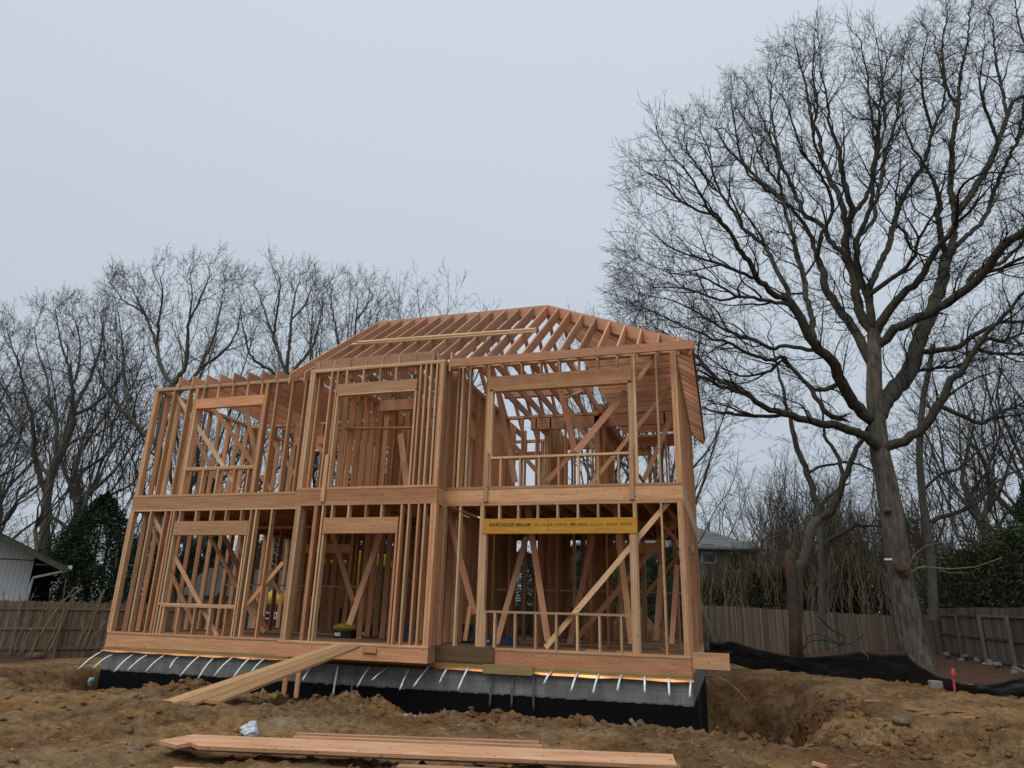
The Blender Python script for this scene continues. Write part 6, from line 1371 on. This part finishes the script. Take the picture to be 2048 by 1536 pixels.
B_ = hit(1909, 1388); t_ = at(1905, 1338, (B_-CAM)@HF); o = Lum().bar(B_-[0, 0, .2], t_, 0.04, 0.02, (1, 0, 0)).build('survey_stake', M['pink']); tag(o, 'fluorescent pink survey stake in front of the silt fence', 'stake')
crumple('flagging', tuple(t_-[0, 0, .09]), 0.05, M['pink'], 5, 0.6, 2.0, None); fl_ = COL.objects[-1]; fl_.name = 'flagging'
fl_.parent = o
B_ = hit(1877, 1379); o = Lum().box(B_[0]-.18, B_[0]+.18, B_[1]-.10, B_[1]+.10, B_[2]-.06, B_[2]+.19).build('concrete_block', M['conc']); o.modifiers.new('b', 'BEVEL').width = 0.012; tag(o, 'lone grey concrete block at the foot of the silt fence', 'block')
for i in range(30):
    t = i/30; yy = 17.0-11.5*t+r_.uniform(-.1, .1); xx = 8.25+0.1*t+r_.uniform(-.25, .15)+0.15*(i % 3); zz = gz(xx, yy)+0.02+0.10*(i % 2)
    tag(rock_mesh('field_stone', (xx, yy, zz), r_.uniform(.09, .16), M['stone'], 200+i, 0.75), 'pale stone in the loose row along the foot of the board fence', 'stone', 'stones along the board fence')
# stick and cord over the silt fence
q = [at(x, y, (TB[3][1]-CAM)@HF-0.25) for x, y in ((1722, 1301), (1735, 1312), (1743, 1335), (1745, 1358))]; o = Tubes().add(q, [.012]*4, 5).build('thin_vine', M['cane']); tag(o, 'thin pale vine hanging over the silt fence', 'vine')
# fallen branch in front of the rear fence
fb = Tubes()
def pxl(s_, ox, oy, pts, D, j=0.0): return [at(ox+x/s_, oy+y/s_, D+j*i) for i, (x, y) in enumerate(pts)]
for pts, w in (([(905, 1270), (1000, 1370), (1115, 1440), (1105, 1480), (1070, 1492), (1000, 1450), (900, 1410), (830, 1430), (800, 1530)], 4), ([(1262, 1415), (1150, 1490), (1080, 1502), (960, 1540)], 3.5), ([(800, 1500), (860, 1465), (960, 1460), (1070, 1495)], 4)):
    P = pxl(3.84, 1400, 900, pts, 26.0, 0.05); P, RR = spline(P, [rad_px(P[0], w)]*len(P), 0.2); fb.add(list(P), list(RR*np.linspace(1, .6, len(RR))), 6)
o = fb.build('fallen_branch', M['limb']); tag(o, 'curled fallen branch against the rear fence', 'branch')

# ---------------------------------------------------------------- cut canes by the left fence
canes = [[(120, 1430), (170, 1250), (205, 1020), (270, 700), (262, 570)], [(250, 1440), (330, 1230), (430, 1060), (560, 920), (700, 790), (840, 670), (1000, 590), (1115, 515)], [(340, 1430), (450, 1300), (560, 1120), (700, 860), (760, 790)], [(400, 1440), (480, 1230), (620, 1020), (760, 800), (960, 560), (1000, 505)],
         [(560, 1430), (640, 1270), (760, 1010), (850, 850), (960, 640), (1100, 470)], [(640, 1370), (720, 1230), (800, 1060), (900, 810), (985, 640)], [(190, 1410), (230, 1200), (330, 1010), (370, 790), (382, 570)], [(110, 1330), (200, 1250), (290, 1080), (340, 900)], [(420, 1300), (455, 1200), (480, 1110)],
         [(60, 700), (45, 600), (48, 540)], [(405, 700), (430, 640), (458, 578)], [(600, 830), (640, 760), (648, 720), (612, 712)], [(655, 640), (670, 580), (680, 515)], [(845, 640), (860, 510), (880, 385)], [(300, 1400), (370, 1210), (500, 1010), (520, 820)]]
canes2 = [[(1000, 1340), (1080, 1170), (1200, 960), (1290, 740), (1360, 560)], [(1100, 1330), (1170, 1170), (1270, 880), (1350, 650), (1398, 530)], [(1170, 1330), (1270, 1130), (1340, 1060), (1425, 940)], [(1040, 1330), (1100, 1140), (1108, 960)], [(1200, 1300), (1290, 1150), (1400, 1060)], [(1280, 1340), (1340, 1280), (1360, 1220)]]
for nm, cs, lb in (('cut_shrub', canes, 'leaning clump of cut bare canes in front of the left fence'), ('cut_shrub', canes2, 'thin clump of cut canes beside the left corner of the frame')):
    tb = Tubes()
    for i, c in enumerate(cs):
        D = 22.6+r_.uniform(-.5, .5); P = [at(x/6.68, 1100+y/6.68, D) for x, y in c]; w = r_.uniform(1.8, 3.6) if len(c) > 3 else 2.0; w += 1.2*(i in (1, 2, 3, 0))
        P, RR = spline(P, [rad_px(p, w*(1-.35*k_/len(P))) for k_, p in enumerate(P)], 0.12); P = P+rs.normal(size=P.shape)*0.006
        tb.add(list(P), list(RR), 6)
        for k_ in range(1, 4):
            j = int(len(P)*(0.35+0.18*k_)); dv = rs.normal(size=3)*0.10+np.array([0, 0, .12])
            if j < len(P): tb.add([P[j], P[j]+dv], [RR[j]*.5, RR[j]*.25], 4)
    o = tb.build(nm, M['cane']); tag(o, lb, 'cut shrub', 'cut canes at the left')
o = crumple('stump', tuple(hit(70, 1318)+[0, 0, 0.05]), 0.30, M['snag'], 22, 0.3, 0.6); tag(o, 'rough cut stump at the foot of the leaning canes', 'stump')

# ---------------------------------------------------------------- dirt heap behind the house
hp = at(1262, 1270, 24.5); n = 70; X, Y = np.meshgrid(np.linspace(-5, 5, n), np.linspace(-3.5, 3.5, n)); rr_ = np.sqrt((X/2.7)**2+(Y/2.6)**2)
Z = 2.1*np.clip(1-rr_, 0, 1)**0.75*(1+0.35*fbm(X*0.8, Y*0.8, 61, 4))+0.18*fbm(X*2.5, Y*2.5, 62, 5)*(rr_ < 1)-0.25
idx = np.arange(n*n).reshape(n, n); F_ = np.stack([idx[:-1, :-1], idx[:-1, 1:], idx[1:, 1:], idx[1:, :-1]], -1).reshape(-1, 4); F_ = F_[(rr_.ravel()[F_] < 1.05).all(1)]
o = link_mesh('dirt_heap', np.stack([X+hp[0], Y+hp[1], Z-0.85], -1).reshape(-1, 3), F_, g.data.materials[0], smooth=True); tag(o, 'heap of excavated yellow brown soil behind the right end of the frame', 'dirt heap')

# ---------------------------------------------------------------- buildings round about
def roofmat():
    mt, n, bs, _, L = newmat('grey_asphalt_shingles'); t = n.nodes.new('ShaderNodeUVMap'); t.uv_map = 'UVMap'
    br = n.nodes.new('ShaderNodeTexBrick'); L.new(t.outputs[0], br.inputs['Vector']); br.inputs['Scale'].default_value = 1; br.inputs['Brick Width'].default_value = 0.5; br.inputs['Row Height'].default_value = 0.2
    br.inputs['Mortar Size'].default_value = 0.012; br.inputs['Color1'].default_value = (0.13, 0.135, 0.135, 1); br.inputs['Color2'].default_value = (0.20, 0.205, 0.205, 1); br.inputs['Mortar'].default_value = (0.06, 0.06, 0.06, 1)
    L.new(br.outputs['Color'], bs.inputs['Base Color']); bs.inputs['Roughness'].default_value = 0.9; return mt
def sidingmat(name, c1, c2, c3, w, h):
    mt, n, bs, _, L = newmat(name); t = n.nodes.new('ShaderNodeUVMap'); t.uv_map = 'UVMap'
    br = n.nodes.new('ShaderNodeTexBrick'); L.new(t.outputs[0], br.inputs['Vector']); br.inputs['Scale'].default_value = 1; br.inputs['Brick Width'].default_value = w; br.inputs['Row Height'].default_value = h
    br.inputs['Mortar Size'].default_value = 0.01; br.inputs['Color1'].default_value = (*c1, 1); br.inputs['Color2'].default_value = (*c2, 1); br.inputs['Mortar'].default_value = (*c3, 1)
    L.new(br.outputs['Color'], bs.inputs['Base Color']); bs.inputs['Roughness'].default_value = 0.85; return mt
M['roof'] = roofmat(); M['shake'] = sidingmat('brown_shake_siding', (0.15, 0.12, 0.10), (0.20, 0.165, 0.14), (0.07, 0.055, 0.05), 0.18, 0.16)
M['groove'] = sidingmat('pale_grooved_siding', (0.66, 0.67, 0.655), (0.68, 0.69, 0.67), (0.44, 0.44, 0.42), 0.15, 30.0)
M['beige'] = sidingmat('beige_clapboard', (0.25, 0.24, 0.20), (0.27, 0.26, 0.22), (0.14, 0.13, 0.11), 4, 0.12)
M['greyroof'] = plain('dark_mossy_roof', (0.045, 0.048, 0.04), 0.9, 0, 0.2, 3)
def quad(L, P, u, v, su=1.0):
    b = len(L.V); P = [np.asarray(p, float) for p in P]; L.V += P; L.F.append(tuple(range(b, b+len(P)))); L.U += [(p@np.asarray(u)*su, p@np.asarray(v)*su) for p in P]
def building(name, label, o3, ex, ey, wx, wy, h, rh, wall, roof, hip=True, over=0.35, ridge_x=True, wins=(), door=None, base=-1.2):
    ex = np.array([*ex, 0.0]); ey = np.array([*ey, 0.0]); ez = np.array([0, 0, 1.0]); o3 = np.array(o3, float)
    root = thing(name, label, 'building', tuple(o3)); W_ = Lum(); c = [o3, o3+ex*wx, o3+ex*wx+ey*wy, o3+ey*wy]
    gab = 0 if hip else rh
    for i in range(4):
        a, b = c[i], c[(i+1) % 4]; u = (b-a)/np.linalg.norm(b-a); top = [b+ez*h, a+ez*h]
        if gab and ((i % 2 == 1) == ridge_x): top = [b+ez*h, (a+b)/2+ez*(h+gab), a+ez*h]
        quad(W_, [a, b]+top, u, ez)
    W_.build('wall', wall, root)
    Rf = Lum(); O = over; dr = rh/((wy if ridge_x else wx)/2); e = [o3-ex*O-ey*O, o3+ex*(wx+O)-ey*O, o3+ex*(wx+O)+ey*(wy+O), o3-ex*O+ey*(wy+O)]; e = [p+ez*(h-dr*O) for p in e]
    if ridge_x: ins = wy/2+O if hip else 0; r0_, r1_ = (e[0]+e[3])/2+ex*ins, (e[1]+e[2])/2-ex*ins
    else: ins = wx/2+O if hip else 0; r0_, r1_ = (e[0]+e[1])/2+ey*ins, (e[3]+e[2])/2-ey*ins
    r0_ = r0_.copy(); r1_ = r1_.copy(); r0_[2] = r1_[2] = o3[2]+h+rh
    if ridge_x: faces = [([e[0], e[1], r1_, r0_], ex, ey), ([e[2], e[3], r0_, r1_], ex, ey)]+([([e[1], e[2], r1_], ey, ex), ([e[3], e[0], r0_], ey, ex)] if hip else [])
    else: faces = [([e[1], e[2], r1_, r0_], ey, ex), ([e[3], e[0], r0_, r1_], ey, ex)]+([([e[0], e[1], r0_], ex, ey), ([e[2], e[3], r1_], ex, ey)] if hip else [])
    for P, u, v in faces: quad(Rf, P, u, np.asarray(v)*0.8+ez*0.6)
    ro = Rf.build('roof', roof, root); md_ = ro.modifiers.new('s', 'SOLIDIFY'); md_.thickness = 0.10; md_.offset = -1
    for (fx_, zc, w, hh, face) in wins:
        q = (o3+ex*fx_) if face == 0 else (c[1]+ey*fx_); u = ex if face == 0 else ey; nn = -ey if face == 0 else ex
        fr = Lum(); a = q-u*w/2+ez*(zc-hh/2)
        for (p0, p1) in ((a, a+u*w), (a+ez*hh, a+u*w+ez*hh), (a, a+ez*hh), (a+u*w, a+u*w+ez*hh), (a+ez*hh/2, a+u*w+ez*hh/2)): fr.bar(p0+nn*0.03, p1+nn*0.03, 0.09, 0.06, ez if abs((p1-p0)@ez) < .1 else u)
        f_ = fr.build('window', M['oldwhite'], root); gl_ = Lum(); quad(gl_, [a+nn*.012, a+u*w+nn*.012, a+u*w+ez*hh+nn*.012, a+ez*hh+nn*.012], u, ez); gl_.build('pane', M['glass'], f_)
    return root, c, e
exv = (math.cos(YAW), math.sin(YAW)); eyv = (-math.sin(YAW), math.cos(YAW))
def hz(x, y, D): return at(x, y, D)
# grey shingled house
a = hz(1512, 1092, 44); gl = -0.9; ze = a[2]; wx = 11.0; o3 = np.array([a[0]-exv[0]*wx, a[1]-exv[1]*wx, gl]); rg = hz(1440, 1042, 47.5)[2]
building('shingled_house', 'grey roofed shingled house beyond the rear fence, right of the frame', o3, exv, eyv, wx, 8.0, ze-gl, rg-ze, M['shake'], M['roof'], True, 0.5, wins=((wx-3.0, hz(1437, 1107, 44)[2]-gl, 0.85, 1.15, 0), (wx-6.5, hz(1437, 1107, 44)[2]-gl, 0.85, 1.15, 0)))
root = COL.objects[-1]
a = hz(1512, 1086, 43.4); b = hz(1380, 1080, 43.4); gq = Lum().bar(a, b, 0.13, 0.10, (0, 0, 1)).build('gutter', M['oldwhite']); gq.parent = [o_ for o_ in COL.objects if o_.name == 'shingled_house'][0]; gq.location = -gq.parent.location
a = hz(1532, 1135, 55); o3 = np.array([a[0], a[1], gl]); building('neighbour_house', 'second grey roof between the shingled house and the forked tree', o3, exv, eyv, 7.2, 6.0, hz(1530, 1138, 55)[2]-gl, hz(1560, 1098, 58)[2]-hz(1530, 1138, 55)[2], M['shake'], M['roof'], False, 0.4)
a = hz(1522, 1104, 53.5); b = hz(1556, 1138, 53.5); o = Lum().bar(a, b, 0.22, 0.08, (0, 0, 1)).build('rake_board', M['white']); o.parent = [o_ for o_ in COL.objects if o_.name == 'neighbour_house'][0]; o.location = -o.parent.location
# pale building at the left edge
D = 27.5; cb = hz(60, 1160, D); ce = hz(72, 1106, D); gl = -1.4; h = ce[2]-gl; wx = 7.0
th_ = YAW+R_(38); e1 = np.array([math.cos(th_), math.sin(th_)]); e2 = np.array([-math.sin(th_), math.cos(th_)])
o3 = np.array([ce[0]-e1[0]*wx, ce[1]-e1[1]*wx, gl]); rise = wx/2*0.46
br_, cc, ee = building('pale_building', 'pale grey building with grooved siding and a green eave at the left edge', o3, e1, e2, wx, 9.0, h, rise, M['groove'], M['greyroof'], False, 1.05, ridge_x=False)
# soffit and barge board of its front gable
ez = np.array([0, 0, 1.0]); ex3 = np.array([*e1, 0]); ey3 = np.array([*e2, 0]); L = Lum(); dr = rise/(wx/2)
for s_ in (0, 1):
    pe = (o3+ez*h)+(ex3*(wx+1.05) if s_ else -ex3*1.05)-ez*dr*1.05; pr = o3+ex3*wx/2+ez*(h+rise); L.bar(pe-ey3*1.04-ez*0.16, pr-ey3*1.04-ez*0.16, 0.17, 0.05, (0, 0, 1))
M['sage'] = plain('sage_trim', (0.07, 0.085, 0.055), 0.7); L.build('barge_board', M['sage'], br_)
L = Lum(); p = o3+ex3*(wx+0.02)+ez*(h-dr*1.0)-ey3*1.0; q = o3+ex3*(wx+1.0)+ez*(h-dr*1.0)-ey3*1.0
L.hexa([p, q, q+ey3*9, p+ey3*9, p+ez*0.03, q+ez*0.03, q+ey3*9+ez*0.03, p+ey3*9+ez*0.03], ey3); L.build('soffit', M['sage'], br_)
o = Lum().bar(o3+ex3*(wx+1.12)+ez*(h-dr*1.05-0.02)-ey3*1.0, o3+ex3*(wx+1.12)+ez*(h-dr*1.05-0.02)+ey3*9, 0.13, 0.12, (0, 0, 1)).build('gutter', M['white'], br_)
gp = o3+ex3*(wx+1.1)+ez*(h-dr*1.05-0.1)-ey3*0.9; ds = [gp, gp-ex3*0.2-ez*0.08, o3+ex3*(wx+0.10)+ez*(h-dr*1.05-0.42)-ey3*0.06, o3+ex3*(wx+0.06)+ez*(h-dr-0.75)-ey3*0.06, o3+ex3*(wx+0.06)+ez*0.1-ey3*0.06]
Tubes().add(ds, [.05]*5, 6).build('downspout', M['white'], br_)
p = o3-ey3*0.015; zq = hz(30, 1120, D)[2]; Lum().bar(np.array([p[0], p[1], zq]), np.array([p[0]+ex3[0]*wx, p[1]+ex3[1]*wx, zq]), 0.035, 0.03, (0, 0, 1)).build('siding_band', M['sage'], br_)
# small outbuilding seen through the left wing
D = 29.0; a = hz(372, 1184, D); gl = -1.1; wx = hz(555, 1184, D); wx = float(np.linalg.norm((wx-a)[:2])); zt = a[2]
building('outbuilding', 'small outbuilding with a dark mossy roof seen through the left wing windows', (a[0], a[1], gl), exv, eyv, wx, 4.5, zt-gl, hz(440, 1136, D+2)[2]-zt, M['beige'], M['greyroof'], False, 0.25, wins=((wx*0.35, 1.3, 0.8, 0.9, 0),))

# ---------------------------------------------------------------- yellow excavator behind the house
D = 24.0; ex0 = hz(514, 1213, D); X0 = np.array([ex0[0], ex0[1], 0.0]); ez0 = -1.0
exr = thing('excavator', 'yellow tracked excavator parked behind the house frame', 'excavator', (X0[0], X0[1], ez0)); E1 = np.array([*exv, 0]); E2 = np.array([*eyv, 0]); EZ_ = np.array([0, 0, 1.0])
def ebox(name, a0, a1, b0, b1, z0, z1, mat, bev=0.06, parent=None):
    P = lambda a, b, z: X0+E1*a+E2*b+EZ_*z
    L = Lum(); L.hexa([P(a0, b0, z0), P(a1, b0, z0), P(a1, b1, z0), P(a0, b1, z0), P(a0, b0, z1), P(a1, b0, z1), P(a1, b1, z1), P(a0, b1, z1)], E1)
    o_ = L.build(name, M[mat], parent or exr)
    if bev: md_ = o_.modifiers.new('b', 'BEVEL'); md_.width = bev; md_.segments = 3
    return o_
zc0, zc1 = hz(535, 1213, D)[2], hz(535, 1188, D)[2]
ebox('counterweight', 0, 1.05, 0, 2.5, zc0, zc1+0.08, 'yellow', 0.2); lw = ebox('engine_housing', 0.12, 2.9, 0.05, 2.45, ez0+0.85, zc0-0.002, 'black', 0.03); ebox('rear_bumper', 0.02, 1.1, 0.0, 2.5, ez0+0.72, ez0+0.86, 'yellow', 0.03)
ebox('hood', 1.06, 2.9, 0.05, 2.4, zc0, zc1-0.05, 'yellow', 0.08); cb_ = ebox('cab', 1.9, 3.1, -0.02, 1.0, zc0+0.01, zc0+1.55, 'yellow', 0.10); ebox('cab_window', 2.02, 2.95, -0.04, 0.6, zc0+0.65, zc0+1.40, 'glass', 0.02)
for b in (0.0, 1.95): ebox('track', -0.1, 3.5, b, b+0.55, ez0, ez0+0.72, 'black', 0.22)
ebox('grab_rail', 0.35, 1.0, 0.1, 0.14, zc1+0.09, zc1+0.13, 'white', 0)
for s_, xp_ in (('C', 526), ('0', 546)):
    q = hz(xp_, 1238, D-0.03); o_, me = text_mesh(s_, 0.32, (q[0]-X0[0], q[1]-X0[1], q[2]-ez0), 'white', exr, 0.8, (math.pi/2, 0, YAW), ext=0.01)
def esection(name, pts, w, hh, mat='yellow'):
    L = Lum()
    for i in range(len(pts)-1): L.bar(pts[i], pts[i+1], hh[i], w, (0, 0, 1))
    o_ = L.build(name, M[mat], exr); o_.modifiers.new('b', 'BEVEL').width = 0.03
b0 = X0+E1*3.0+E2*1.3+EZ_*(zc0); b1 = hz(690, 1120, 25.0); b2 = hz(728, 1117, 25.2); b3 = hz(828, 1128, 25.4); b4 = hz(838, 1200, 25.4)
esection('boom', [b0, b1, b2, b3], 0.4, [.5, .52, .42]); esection('stick', [b3, b4], 0.3, [.34]); q = b4-EZ_*0.1
esection('bucket', [q, q+E1*0.5-EZ_*0.7], 0.9, [.6], 'black')
# pale canvas roll and plant behind the windows: low green shrub by the outbuilding
x, y, z, h = by_top(408+30, 1188, 27); place(EC, 'columnar_evergreen', 'small green shrub in front of the outbuilding', x, y, z, h, 1.0, 'shrub')
